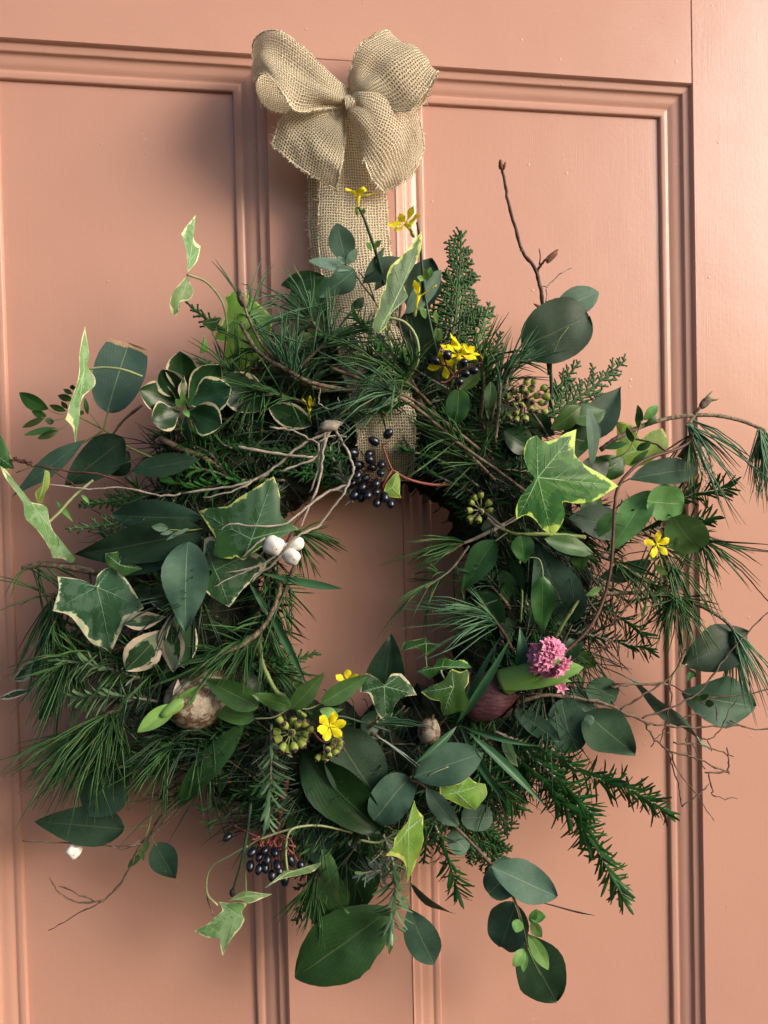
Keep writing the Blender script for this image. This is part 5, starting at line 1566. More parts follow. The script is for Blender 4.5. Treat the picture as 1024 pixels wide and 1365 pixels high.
S = thing("ivy_berry_cluster", "round head of green ivy berries with purple caps at the upper right of the ring", "ivy berries", P(697, 530, 8))
sp = []
R_ = random.Random(4)
for x, y, d in ((962, 716), ) and [(962, 715, 9.6), (995, 712, 9.5), (905, 755, 9.4), (945, 745, 9.9), (985, 745, 9.8), (880, 782, 9.2), (925, 790, 9.9), (962, 770, 10.2), (903, 812, 9.6), (940, 820, 10.0), (985, 805, 10.1), (1010, 775, 9.8), (915, 852, 9.5), (888, 868, 9.2), (918, 884, 9.4), (956, 880, 9.6), (980, 838, 9.8), (1030, 810, 9.6), (1000, 840, 9.6), (1040, 740, 9.2), (1052, 780, 9.2), (1045, 850, 9.0)]:
    sp.append((420+x/s3, 300+y/s3, d))
umbel(S, [(730, 582, 7), (722, 568, 7.6), (708, 548, 8.2)], (699, 534, 8.6), sp, r=.0029, smat='bark')
S = thing("ivy_berry_cluster", "small star of dark ivy berries at the right rim of the hole", "ivy berries", P(640, 680, 8))
sp = [(540+x/s3, 560+y/s3, d) for x, y, d in ((345, 340, 9.4), (381, 377, 9.4), (390, 412, 9.6), (345, 416, 10), (292, 412, 9.4), (335, 453, 9.6), (296, 448, 9.4), (318, 352, 9.2), (303, 376, 9.2), (298, 462, 9.2))]
umbel(S, [(672, 704, 8.8), (660, 694, 9), (650, 686, 9)], (641, 680, 9), sp, r=.0026, smat='barkg')
S = thing("ivy_berry_cluster", "spoked umbel of green ivy berries under the leafy ivy stem", "ivy berries", P(388, 977, 9))
sp = [(200+x/s3, 800+y/s3, d) for x, y, d in ((645, 604, 10.4), (615, 572, 10), (672, 562, 9.8), (705, 562, 9.6), (712, 612, 9.8), (690, 655, 9.8), (655, 668, 10), (628, 680, 9.8), (604, 670, 9.8), (580, 632, 9.6), (575, 600, 9.4), (652, 545, 9.4), (730, 590, 9.2), (590, 545, 9.2), (700, 635, 9.6))]
umbel(S, [(372, 950, 8.4), (378, 962, 8.8)], (388, 978, 9.2), sp, r=.0030)
S = thing("ivy_berry_cluster", "smaller ivy berry head right of the spoked one, below a yellow flower", "ivy berries", P(436, 990, 9))
sp = [(200+x/s3, 800+y/s3, d) for x, y, d in ((862, 628, 9.8), (868, 655, 9.8), (836, 645, 10), (808, 680, 10.2), (815, 706, 10.2), (845, 694, 10), (862, 672, 9.8), (765, 716, 9.8), (798, 716, 9.8), (830, 668, 9.8))]
umbel(S, [(402, 950, 9), (412, 968, 9.2), (425, 985, 9.2)], (436, 992, 9.2), sp, r=.0028, smat='rdark')

# ------------------------------------------------------------------ snowberries
def snow(S, px, py, d, rpx, lump=.25):
    p = P(px, py, d)
    mb = MB()
    mb.ball(p, rv(1).normalized(), rpx*mpp(p), rpx*mpp(p)*.95, 22, 18, lump=lump*.85, seed=px)
    o = part('berry', mb, M['white'], S, p)
    t = MB(); t.ball(p+Vector((rpx*mpp(p)*.25, -rpx*mpp(p)*.9, -rpx*mpp(p)*.3)), Vector((0, -1, 0)), .0004, .0003, 6, 4, lump=.3)
    part('blossom_end', t, M['umbc'], o, p)
S = thing("snowberry_cluster", "lumpy bright white snowberries on a grey twig at the left rim of the hole", "snowberries", P(376, 731, 10))
snow(S, 365, 727, 11.0, 14.5); snow(S, 389, 742, 11.2, 11.5); snow(S, 396, 724, 10.8, 9.5); snow(S, 381, 732, 10.6, 9)
S = thing("snowberry_cluster", "single small shrivelled white berry under the long dark leaf at the lower left", "snowberry", P(98, 1134, 4))
snow(S, 98, 1134, 4.6, 8.2, .6); snow(S, 103, 1130, 4.2, 6, .6)

# ------------------------------------------------------------------ yellow winter jasmine
S = thing("jasmine_sprig", "winter jasmine stem topped by a yellow flower in front of the ribbon", "jasmine", P(500, 340, 8))
stem(S, [(512, 380, 7.4), (504, 345, 8), (494, 315, 8.4), (485, 290, 8.6), (478, 276, 8.8)], 1.5, .9, 'dstem')
flower(S, (478, 261, 9.0), Vector((.05, -.35, 1)), .0135, 5, rot=.5, tube=.010, cupang=64)
for a, b in (((478, 284), (474, 276)), ((482, 286), (486, 278)), ((496, 334), (488, 322)), ((500, 330), (508, 320)), ((500, 332), (504, 320))):
    leaf(S, (*a, 8.6), (*b, 9), 6, 'young', 'ell', name='bud', nt=7, nv=4)
S = thing("jasmine_sprig", "winter jasmine flower tilted left above the tall upright ivy leaf", "jasmine", P(560, 330, 8))
stem(S, [(568, 400, 6.8), (563, 360, 7.2), (560, 320, 7.6), (556, 296, 7.8)], 1.3, .9, 'dstem')
flower(S, (541, 298, 9.0), Vector((-.55, -.55, .5)), .0145, 6, rot=.2, tube=.010, cupang=66)
stem(S, [(551, 312, 8.2), (549, 308, 8.6), (546, 303, 8.8)], .7, .6, 'gstem')
S = thing("jasmine_sprig", "half open yellow jasmine flower with green buds right of the upright ivy leaf", "jasmine", P(575, 440, 8))
stem(S, [(590, 500, 7), (580, 460, 7.6), (572, 425, 8), (566, 390, 8)], 1.3, .9, 'dstem')
flower(S, (558, 394, 8.8), Vector((.15, -.3, .9)), .0155, 3, rot=2.6, tube=.012, cupang=42, wide=.42)
for a, b, w in (((568, 425), (561, 408), 8), ((570, 375), (566, 358), 8), ((572, 372), (574, 356), 8), ((582, 430), (580, 414), 7), ((584, 455), (582, 436), 8), ((586, 455), (588, 438), 7), ((566, 372), (556, 370), 7)):
    leaf(S, (*a, 8.4), (*b, 8.8), w, 'young', 'ell', name='bud', nt=8, nv=4)
S = thing("jasmine_sprig", "open yellow jasmine flowers crowded behind the six navy berries", "jasmine", P(610, 475, 9))
flower(S, (612, 472, 9.0), Vector((.1, -.6, .6)), .0165, 6, rot=.9, tube=.012, cupang=72)
flower(S, (592, 486, 8.8), Vector((-.3, -.7, -.2)), .013, 4, rot=.3, tube=.010, cupang=55)
flower(S, (618, 466, 8.4), Vector((.5, -.4, .5)), .0155, 4, rot=.1, tube=.010, cupang=70)
stem(S, [(600, 520, 7.4), (606, 500, 8), (608, 480, 8.4)], .9, .7, 'gstem')
S = thing("jasmine_sprig", "small open yellow jasmine flower low on the right side among pine needles", "jasmine", P(880, 740, 8))
flower(S, (876, 726, 8.6), Vector((-.05, -.95, .05)), .0118, 5, rot=.35, tube=.008, cupang=80, wide=.55)
stem(S, [(890, 775, 7.4), (884, 758, 7.8), (878, 738, 8)], .7, .5, 'gstem')
for a, b, w in (((889, 768), (873, 752), 9), ((874, 748), (868, 738), 8), ((898, 726), (903, 716), 6), ((896, 728), (907, 723), 6), ((897, 728), (892, 720), 5)):
    leaf(S, (*a, 8.2), (*b, 8.6), w, 'young', 'ell', name='bud', nt=8, nv=4)
S = thing("jasmine_sprig", "crumpled yellow jasmine flower beside the ivy berries at the bottom of the ring", "jasmine", P(440, 965, 9))
flower(S, (440, 968, 10.2), Vector((0, -.9, .2)), .012, 6, rot=.3, tube=.008, cupang=62, wide=.6)
stem(S, [(520, 975, 8), (480, 962, 8.6), (455, 955, 9), (440, 960, 9.4)], 1.0, .7, 'dstem')
leaf(S, (452, 955, 9.2), (426, 946, 9.6), 14, 'young', 'ell', name='young_leaf')
S = thing("jasmine_sprig", "half hidden yellow flower behind a leaf tip at the bottom of the hole", "jasmine", P(465, 908, 8))
flower(S, (463, 908, 8.4), Vector((0, -.6, .5)), .010, 5, rot=.3, tube=.008, cupang=50, wide=.6)
S = thing("jasmine_sprig", "thin yellow petals deep among the greenery left of the ribbon", "jasmine", P(413, 538, 7))
flower(S, (413, 545, 7.6), Vector((.1, -.3, 1)), .010, 4, rot=.3, tube=.006, cupang=25, wide=.3)

# ------------------------------------------------------------------ bulbs
S = thing("hyacinth_bulb", "purple-skinned hyacinth bulb lying on its side with pink flower buds between green leaves", "hyacinth", P(655, 925, 8))
c = P(652, 927, 7.6)
ax = (P(700, 905, 8.4)-P(630, 935, 7.4)).normalized()
mb = MB(); mb.ball(c, ax, .0190, .0235, 30, 22, prof=lambda t: sin(pi*t)**.75*(1.05-.25*t), lump=.10, seed=3)
part('bulb', mb, M['bulbp'], S, c)
# papery skin flakes and dead roots
for k in range(9):
    f = rnd.uniform(-1.9, .6); a1, b1 = perp(ax); rr = a1*cos(f)+b1*sin(f)
    A = c+ax*.020+rr*.011; B = c-ax*rnd.uniform(-.004, .008)+rr*.0192
    part('skin_flake', leafmesh(A, B, .009, 'ell', face=rr, bend=.12, wave=.12, nt=10, nv=4, ph=k), M['bulbp' if k % 3 else 'soil'], S, A)
mb = MB()
for k in range(60):
    p = c+ax*.023+rv(.0055); d = (rv(1)+ax*.2+Vector((0, -.2, -.3))).normalized(); mb.tube([p, p+d*.006+rv(.001), p+d*.013+rv(.003)], [.0005, .0004, .0002], 4)
part('roots', mb, M['soil'], S, c, kind='stuff')
A = P(676, 906, 8.8)
part('leaf', leafmesh(P(664, 916, 9.2), P(778, 888, 10.2), .024, 'ell', roll=-28, bend=.05, fold=.35, nt=16, nv=8), M['hleaf'], S, A)
part('leaf', leafmesh(P(672, 918, 8.6), P(763, 906, 9.6), .020, 'lance', roll=-30, bend=.1, fold=.8, nt=16, nv=8), M['hleaf'], S, A)
part('leaf', leafmesh(P(695, 905, 9.2), P(694, 835, 9.2), .011, 'lance', roll=20, bend=.10, fold=.5, nt=12, nv=6), M['hdark'], S, A)
q = [P(672, 910, 8.6), P(690, 903, 9.2), P(705, 897, 9.6), P(716, 892, 9.6)]
mb = MB(); mb.tube(catmull(q, 5), [.0105-.00028*i for i in range(16)], 18); part('stem', mb, M['hleaf'], S, q[0])
fc = P(731, 877, 10.9)
mb = MB(); mb.ball(fc, (P(770, 890, 10)-P(715, 885, 10)).normalized(), .0085, .010, 14, 10); part('flower_core', mb, M['hleaf'], S, fc)
fax = (P(770, 890, 10)-P(715, 885, 10)).normalized()
a1, b1 = perp(fax)
_fl = MB()
for k in range(6):
    th = k*pi/3
    rad = Vector((cos(th), sin(th), 0)); z = Vector((0, 0, 1))
    l = leafmesh(rad*.12+z*.1, rad*.95+z*.62, .46, 'ell', face=z-rad*.5, bend=.22, fold=.35, nt=7, nv=4)
    o = len(_fl.v); _fl.v += l.v; _fl.uv += l.uv; _fl.f += [tuple(i+o for i in f) for f in l.f]; _fl.mi += l.mi
_fl.tube([Vector((0, 0, -.6)), Vector((0, 0, 0)), Vector((0, 0, .25))], [.16, .24, .3], 8)
_flm = _fl.mesh('floret', [M['pink']], (0, 0, 0))
for k in range(60):
    t = -0.95+1.9*((k*0.7548) % 1)
    f = k*2.399
    rr = a1*cos(f)+b1*sin(f)
    p = fc+fax*(t*.0105)+rr*(.0098*sqrt(max(0.05, 1-t*t*.85)))
    ax2 = (rr+fax*(.35+.5*t)+Vector((0, -.25, 0))).normalized()
    o = place('floret', _flm, S, p)
    z = .0062*rnd.uniform(.7, 1.15); o.scale = (z, z, z*rnd.uniform(.9, 1.3))
    o.rotation_euler = (ax2.to_track_quat('Z', 'Y').to_matrix() @ Matrix.Rotation(f, 3, 'Z')).to_euler()
for k in range(8):
    p = P(757+rnd.uniform(-7, 8), 890+rnd.uniform(-7, 7), 9.6+rnd.uniform(-.2, .4)); mb = MB(); mb.ball(p, fax, .0022, .0042, 8, 6); part('bud', mb, M['hleaf'], S, p)
p = P(746, 917, 9); o = place('floret', _flm, S, p); o.scale = (.006,)*3; o.rotation_euler = (1.2, .3, 0)

S = thing("narcissus_bulb", "pale flaking bulb with one stubby green shoot in the left of the ring", "bulb", P(260, 935, 7))
c = P(264, 931, 7.2)
ax = (P(222, 955, 8.2)-P(300, 905, 7.0)).normalized()
mb = MB(); mb.ball(c, ax, .0205, .0245, 32, 24, prof=lambda t: sin(pi*t)**.72*(.95+.12*t if t < .6 else 1.022-.5*(t-.6)), lump=.12, seed=9)
part('bulb', mb, M['bulbw'], S, c)
for k in range(8):
    f = rnd.uniform(0, 6.28); a1, b1 = perp(ax); rr = a1*cos(f)+b1*sin(f)
    if rr.y > .3: continue
    A = c+ax*.019+rr*.008; B = c-ax*rnd.uniform(-.002, .010)+rr*.0212
    part('skin_flake', leafmesh(A, B, .010, 'ell', face=rr, bend=.1, wave=.15, nt=10, nv=4, ph=k), M['bulbw'], S, A)
mb = MB()
for k in range(50):
    p = c-ax*.022+rv(.004); d = (rv(1)-ax*.8).normalized(); mb.tube([p, p+d*.006+rv(.001), p+d*.014+rv(.003)], [.0005, .0004, .0002], 4)
part('roots', mb, M['bark'], S, c, kind='stuff')
part('shoot', leafmesh(P(238, 938, 9.0), P(183, 976, 10.0), .0125, 'ell', roll=6, bend=.06, fold=.55, nt=16, nv=8), M['hleaf'], S, P(238, 938, 9), label="stubby cut green shoot")
part('shoot', leafmesh(P(236, 945, 8.9), P(264, 915, 9.4), .010, 'ell', roll=6, bend=.06, fold=.5, nt=12, nv=6), M['hleaf'], S, P(238, 938, 9))
part('shoot', leafmesh(P(232, 930, 8.6), P(238, 905, 9.0), .006, 'lance', roll=30, bend=.1, fold=.4, nt=10, nv=4), M['blush'], S, P(232, 930, 9))
q = [P(250, 928, 8.2), P(238, 938, 9), P(215, 955, 9.6)]
mb = MB(); mb.tube(catmull(q, 5), [.007, .0068, .0062, .006, .0058, .0055, .005, .0045, .004, .003, .002], 12); part('stem', mb, M['hleaf'], S, q[0])
S = thing("small_bulb", "small brown mottled bulb half buried in dark moss under the cream ivy leaf", "bulb", P(571, 975, 7))
c = P(572, 974, 7.2)
mb = MB(); mb.ball(c, Vector((.3, -.2, 1)).normalized(), .0085, .0105, 16, 12, lump=.12); part('bulb', mb, M['bulbw'], S, c)
mb = MB(); mb.tube([c+Vector((.002, -.002, .008)), c+Vector((.003, -.003, .013))], [.002, .0008], 8); part('tip', mb, M['bark'], S, c)

S = thing("bulb_leaves", "strap-like bluish green leaves radiating from the foot of the purple bulb", "leaves", P(608, 967, 9))
for a, b, w, rl in (((608, 968, 9), (684, 847, 11.2), 11, 20), ((612, 966, 9), (668, 845, 10.2), 9, -30), ((612, 962, 9), (627, 908, 9.8), 7, 30), ((612, 968, 9), (726, 997, 9.8), 8, 30), ((610, 968, 9), (552, 1020, 10.4), 10, -20), ((612, 968, 9), (682, 1082, 10.2), 11, 25), ((625, 975, 9), (729, 1076, 10.2), 12, -20)):
    leaf(S, a, b, w, 'green' if 0 else 'hd', 'lance', roll=rl, bend=.06, fold=.6, nt=18) if 0 else part('leaf', leafmesh(PT(a), PT(b), w*mpp(PT(a))*1.1, 'lance', roll=rl, bend=.05, fold=.5, nt=18, nv=4), M['hdark'], S, PT(a))
S = thing("bulb_leaves", "single strap leaf crossing the left rim of the hole below the snowberries", "leaf", P(350, 770, 8))
part('leaf', leafmesh(P(345, 764, 8.6), P(456, 786, 9.6), .0062, 'obov', roll=-15, bend=-.08, fold=.4, nt=18, nv=4), M['hdark'], S, P(350, 765, 9))
S = thing("bulb_leaves", "long dark strap leaf slanting down the lower left rim of the hole", "leaf", P(365, 820, 8))
part('leaf', leafmesh(P(352, 800, 8.4), P(412, 918, 7.6), .0065, 'lance', roll=15, bend=-.05, fold=.4, nt=18, nv=4), M['hdark'], S, P(365, 820, 8))
part('leaf', leafmesh(P(330, 775, 8.4), P(395, 870, 7.6), .0060, 'lance', roll=-15, bend=-.05, fold=.4, nt=18, nv=4), M['hdark'], S, P(365, 820, 8))

S = thing("waxflower_sprig", "cluster of tiny blush white flowers at the right among pine needles", "flowers", P(935, 600, 5))
_wf = MB()
for k in range(5):
    th = k*2*pi/5; rad = Vector((cos(th), sin(th), 0)); z = Vector((0, 0, 1))
    l = leafmesh(rad*.1, rad*.95+z*.45, .85, 'round', face=z-rad*.4, bend=-.2, nt=6, nv=4)
    o = len(_wf.v); _wf.v += l.v; _wf.uv += l.uv; _wf.f += [tuple(i+o for i in f) for f in l.f]; _wf.mi += l.mi
_wf.ball(Vector((0, 0, .1)), Vector((0, 0, 1)), .28, .2, 8, 5)
_wfm = _wf.mesh('floret', [M['blush']], (0, 0, 0))
stem(S, [(900, 640, 5), (920, 615, 5.4), (930, 595, 5.6)], .6, .4, 'gstem')
for x, y in ((926, 587), (934, 592), (929, 600), (938, 605), (930, 610), (940, 613), (945, 622), (936, 625), (948, 632), (917, 648), (924, 652), (920, 641), (942, 640), (950, 645), (933, 582), (945, 600)):
    p = P(x, y, 5.8+rnd.uniform(-.5, .5)); o = place('floret', _wfm, S, p); z = .0030*rnd.uniform(.8, 1.2); o.scale = (z, z, z)
    o.rotation_euler = (Vector((0, -1, .2))+rv(.4)).to_track_quat('Z', 'Y').to_euler()
    stem(S, [(935, 630, 5.2), (x, y, 5.6)], .3, .2, 'gstem', name='stalk', sides=4, n=3)

# ------------------------------------------------------------------ pine
def pinething(label, loc, cat="pine sprig"):
    return thing("pine_sprig", label, cat, PT(loc))
def pn(label, pts, **kw):
    S = pinething(label, pts[0])
    pine(S, pts, **kw)
    return S
pn("pine sprig whose needles fan straight upward at the upper left of the ring", [(470, 520, 7), (430, 518, 7.6), (395, 505, 8), (372, 485, 8.2)], n=70, L=.058, spread=52, mat='needleb', aim=(395, 340, 9), bud=False, r0=2.4)
pn("scaly pine stem running up left to a brown cone-like bud above the ivy", [(378, 490, 7.6), (350, 460, 8), (332, 425, 8), (325, 405, 8.2)], n=34, L=.055, spread=60, mat='needleb', aim=(440, 370, 8), r0=1.2, bud=True)
pn("pine needles sweeping left from behind the yellow-green ivy leaf", [(400, 510, 7), (360, 480, 7.4), (330, 455, 7.6)], n=14, L=.055, spread=45, mat='needle', aim=(220, 430, 7))
pn("spray of long pine needles reaching left from the thin brown twig over the ribbon", [(640, 600, 7.6), (590, 560, 8.4), (545, 530, 9), (520, 522, 9.2)], n=56, L=.058, spread=42, mat='needleb', aim=(430, 520, 9.5), r0=1.3, start=.75, smat='bark')
pn("pine needles rising to the upper left above the navy berries and jasmine", [(570, 560, 7), (560, 530, 7.6), (548, 505, 8)], n=40, L=.060, spread=34, mat='needle', aim=(460, 410, 8.6), start=.5)
pn("pine tuft with long hanging needles at the left edge below the long ivy leaf", [(150, 800, 6), (110, 790, 6), (72, 792, 6), (66, 815, 6)], n=85, L=.060, spread=26, mat='needle', aim=(60, 960, 6.4), droop=.15)
pn("second hanging pine tuft left, inside the first and behind the big ivy leaf", [(150, 830, 6), (110, 840, 6.4), (88, 870, 6.6)], n=80, L=.056, spread=24, mat='needle', aim=(75, 1010, 6.6), droop=.15)
pn("scaly brown pine twig sticking out to the left, above the big cream-edged ivy leaf", [(140, 765, 6.5), (95, 757, 6.4), (55, 752, 6.2), (30, 758, 6)], n=26, L=.035, spread=55, mat='needle', aim=(110, 800, 6.5), r0=2.6, start=.1)
pn("pine tuft pointing down left at the lower left", [(170, 950, 6), (140, 965, 6), (100, 978, 6)], n=100, L=.058, spread=36, mat='needle', aim=(38, 1045, 6), droop=.25)
pn("pine tuft hanging straight down in the lower left under the pale bulb", [(200, 930, 6.5), (160, 945, 6.8), (140, 952, 7)], n=100, L=.062, spread=46, mat='needle', aim=(145, 1100, 7), droop=.25)
pn("pine needles arching over the lower left rim between the bulbs", [(350, 850, 7.5), (325, 865, 8), (300, 872, 8.2)], n=46, L=.06, spread=34, mat='needle', aim=(190, 905, 9), droop=.2, smat='barkp', r0=2.4)
pn("scaly stem with needles in the left wall of the hole under the snowberries", [(398, 740, 7), (375, 800, 7.6), (345, 840, 8), (320, 860, 8.2)], n=80, L=.048, spread=60, mat='needle', r0=1.7, start=.1)
pn("short pine tuft reaching into the hole right of the snowberries", [(375, 700, 7.5), (390, 705, 8), (402, 712, 8.4)], n=46, L=.036, spread=52, mat='needle', aim=(450, 740, 8.6))
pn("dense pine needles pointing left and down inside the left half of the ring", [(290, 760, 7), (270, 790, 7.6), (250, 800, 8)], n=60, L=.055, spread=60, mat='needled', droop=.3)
pn("pine twig reaching over the right stile, its needle tuft hanging at the picture edge", [(800, 600, 6.6), (830, 580, 7.2), (880, 560, 7), (940, 553, 6.4), (985, 560, 6), (1020, 574, 5.8)], n=70, L=.058, spread=22, mat='needleb', aim=(1000, 690, 6.4), start=.93, r0=2.0, droop=.1)
pn("pine needles drooping right from the middle of the long pine twig", [(925, 555, 6.6), (920, 562, 7), (915, 568, 7.2)], n=34, L=.064, spread=28, mat='needleb', aim=(1000, 630, 7.6), start=.1)
pn("few stray needles at the little knot on the long pine twig", [(925, 552, 6.6), (932, 545, 6.8), (936, 541, 6.8)], n=5, L=.024, spread=35, mat='needleb', aim=(970, 528, 7), start=.5, bud=True)
pn("pine tuft hanging left of the blush white flowers", [(905, 610, 6.4), (918, 590, 6.8), (922, 575, 7)], n=26, L=.045, spread=40, mat='needle', aim=(915, 660, 7.4), droop=.3)
pn("pine sprig splayed on the lower right, just above the broad dark eucalyptus leaves", [(800, 792, 6.4), (850, 790, 6.6), (890, 792, 6.8), (905, 798, 6.8)], n=80, L=.050, spread=70, mat='needle', start=.8, aim=(880, 880, 7), r0=1.7)
pn("brown pine twig ending in hanging needles at the right edge", [(895, 796, 6.4), (935, 808, 6.2), (965, 826, 6), (978, 840, 6)], n=60, L=.056, spread=30, mat='needleb', aim=(1000, 940, 6.4), start=.92, r0=2.0)
pn("loose open pine sprig on the right edge between two curved twigs", [(870, 720, 6), (910, 715, 6), (945, 722, 6)], n=60, L=.048, spread=62, mat='needle', aim=(990, 790, 6.2), start=.5, r0=1.2)
pn("thin open needles scattered between the vine and the right moulding", [(800, 740, 6), (840, 760, 6.4), (885, 790, 6.4)], n=110, L=.042, spread=75, mat='needle', start=.05, r0=1.1)
pn("pine needles on the right pointing down beside the yellow flower", [(850, 700, 6), (880, 730, 6.2), (900, 760, 6.2)], n=60, L=.045, spread=55, mat='needle', start=.2, r0=1.1, droop=.5)
pn("pine fan pointing left into the lower right of the hole", [(690, 880, 6.4), (672, 845, 7), (655, 820, 7.4)], n=62, L=.064, spread=34, mat='needleb', aim=(540, 815, 7.4), droop=.15, start=.6, smat='barkd')
pn("flat needles pointing left from the right rim of the hole, upper of two", [(690, 690, 6.6), (640, 715, 7.2), (618, 724, 7.4)], n=30, L=.050, spread=26, mat='needle', aim=(540, 722, 7.6), start=.8, smat='barkg')
pn("thin twig with few needles crossing the right of the hole", [(625, 728, 6.6), (600, 760, 7), (565, 785, 7.2)], n=26, L=.038, spread=62, mat='needle', start=.2, smat='barkg', r0=1.0)
pn("dark needles inside the right rim behind the plain ivy leaves", [(700, 840, 6), (672, 800, 6.6), (650, 775, 7)], n=50, L=.050, spread=40, mat='needled', start=.4)
pn("few bright thin needles crossing the cream ivy leaf at the bottom rim", [(490, 970, 9), (498, 965, 9.6), (503, 962, 10)], n=11, L=.040, spread=24, mat='cypl' if 0 else 'needleb', aim=(570, 945, 10.6), start=.2)
pn("three bright thin needles below the small brown bulb", [(495, 978, 9), (500, 980, 9.4), (505, 983, 9.6)], n=3, L=.038, spread=8, mat='rosel', aim=(570, 1008, 10), start=.2)
pn("pine needles hanging at the bottom left under the navy berries", [(430, 1130, 5), (422, 1160, 5), (418, 1180, 5)], n=55, L=.038, spread=34, mat='needle', aim=(395, 1260, 5), droop=.1, start=.2)
pn("pine tuft with needles rising right, left of the round eucalyptus leaf at the top", [(660, 590, 7), (665, 540, 7.8), (668, 505, 8)], n=34, L=.052, spread=30, mat='needleb', aim=(715, 440, 8.6), start=.5, r0=1.5)
pn("second needle fan crossing the lower part of the round eucalyptus leaf", [(672, 520, 7.8), (680, 495, 8.4), (692, 478, 8.6)], n=18, L=.042, spread=26, mat='needleb', aim=(745, 450, 9.2), start=.5, r0=1.2)
pn("needles crossing the ring between the ribbon and the right ivy leaf", [(660, 640, 7), (620, 600, 8), (585, 570, 8.2)], n=60, L=.052, spread=55, mat='needle', start=.1, r0=1.3)
pn("straggling long needles at the left edge beside the pine tuft", [(78, 792, 5.8), (66, 793, 5.8), (60, 794, 5.8)], n=6, L=.045, spread=22, mat='needle', aim=(-30, 788, 6), start=.2)
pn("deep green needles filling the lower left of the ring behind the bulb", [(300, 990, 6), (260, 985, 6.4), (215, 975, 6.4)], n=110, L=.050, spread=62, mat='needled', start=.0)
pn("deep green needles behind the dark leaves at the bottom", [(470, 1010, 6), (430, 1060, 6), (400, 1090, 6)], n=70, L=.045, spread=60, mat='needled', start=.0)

# ------------------------------------------------------------------ rosemary and yew-like sprigs
def rm(label, pts, **kw):
    S = thing("rosemary_sprig", label, "rosemary", PT(pts[0]))
    rosemary(S, pts, **kw)
    return S
rm("longest rosemary branch at the lower right, upper of two, pointing at the moulding", [(660, 975, 7), (720, 1000, 7.4), (790, 1035, 7), (845, 1055, 6.2), (890, 1085, 5.6)], L=.019, w=.0021)
rm("lower rosemary branch at the lower right, drooping steeply to the right", [(670, 990, 7), (720, 1040, 7.6), (765, 1090, 7), (800, 1140, 6.2), (832, 1200, 5.4)], L=.020, w=.0021)
rm("short side rosemary between the two long branches at the lower right", [(700, 1000, 7.8), (745, 1040, 8.2), (790, 1085, 7.6)], L=.018, w=.0020)
rm("rosemary growing down from the upper long branch at the lower right", [(690, 985, 6.4), (730, 1020, 6.4), (745, 1070, 6)], L=.018, w=.0020)
rm("rosemary side shoot hanging in front of the drooping branch at the lower right", [(740, 1040, 6.6), (772, 1080, 6.6), (788, 1115, 6.2)], L=.017, w=.0022)
rm("upright silvery rosemary hanging from the ivy berries toward the bottom", [(362, 965, 8.6), (362, 1010, 9.2), (360, 1060, 9.2), (358, 1095, 9)], L=.018, w=.0020, mat='rosel', start=.15)
rm("rosemary sprig hanging at the bottom centre over the glossy laurel leaf", [(510, 1110, 7), (524, 1150, 8), (526, 1200, 8), (520, 1240, 7.6)], L=.018, w=.0020, mat='rosel')
rm("short rosemary beside the bottom laurel leaf pointing left", [(525, 1165, 7), (505, 1160, 8), (480, 1165, 8.4)], L=.014, w=.0018, mat='rosel')
rm("dark rosemary hanging right of the pointed lime ivy leaf", [(580, 1100, 6), (592, 1130, 6.4), (605, 1170, 6.2), (612, 1195, 6)], L=.016, w=.0020)
rm("silvery rosemary tip in the left side under the big cream-edged ivy leaf", [(190, 905, 7), (140, 890, 7.6), (85, 880, 7.4)], L=.016, w=.0019, mat='rosel')
rm("second silvery rosemary tip at the left, just below the first", [(210, 935, 7), (160, 928, 7.8), (100, 930, 7.8)], L=.016, w=.0019, mat='rosel')
rm("third rosemary at the left, darker, behind the two silvery tips", [(200, 880, 6), (140, 870, 6.4), (85, 850, 6.4)], L=.018, w=.0020, mat='rose')
rm("dark rosemary crossing the ribbon toward the left", [(560, 505, 7.4), (510, 480, 8), (465, 455, 8), (430, 450, 7.6)], L=.018, w=.0020)
rm("short rosemary crossing below the pine fan on the ribbon", [(545, 500, 6), (500, 500, 6.6), (455, 490, 6.8)], L=.017, w=.0019)
rm("dark rosemary branch on the right edge under the blush flowers", [(800, 690, 6), (860, 680, 6.6), (920, 660, 6.4), (972, 650, 6)], L=.018, w=.0019, start=.1)
rm("rosemary sprig below the pale oval leaves on the right", [(800, 740, 5.6), (850, 710, 6), (910, 700, 6), (950, 690, 5.6)], L=.018, w=.0019)
rm("rosemary on the upper left of the ring under the cream-edged rosette", [(310, 640, 6.6), (280, 605, 7.2), (250, 590, 7.2)], L=.016, w=.0020)
rm("rosemary left of centre below the bare grey twigs", [(380, 640, 6.4), (320, 640, 7.2), (265, 650, 7.2), (225, 640, 7)], L=.017, w=.0020)
rm("rosemary pointing up behind the grey twigs at the left", [(330, 650, 7), (290, 630, 7.4), (240, 620, 7.4)], L=.017, w=.0019)
rm("pale-tipped rosemary just left of the upper navy berries", [(470, 670, 7), (462, 645, 7.8), (450, 620, 8)], L=.012, w=.0016, mat='rosel')
rm("rosemary right of the upper navy berries, above the hole", [(640, 650, 6.6), (600, 620, 7.4), (560, 605, 7.6), (535, 600, 7.6)], L=.016, w=.0019)
rm("rosemary along the top of the hole under the red berry stalk", [(650, 665, 6), (605, 645, 6.8), (565, 625, 7)], L=.015, w=.0018)
rm("yew-like sprig fanning right beside the hyacinth", [(760, 840, 6), (800, 850, 6.6), (850, 862, 6.6), (868, 868, 6.4)], L=.014, w=.0016)
rm("yew-like sprig above the one beside the hyacinth", [(770, 800, 6), (820, 820, 6.6), (865, 850, 6.4)], L=.016, w=.0017)
rm("small rosemary tips in the shade below the pale bulb", [(300, 990, 6), (270, 1000, 6.4), (225, 990, 6.6)], L=.016, w=.0018)
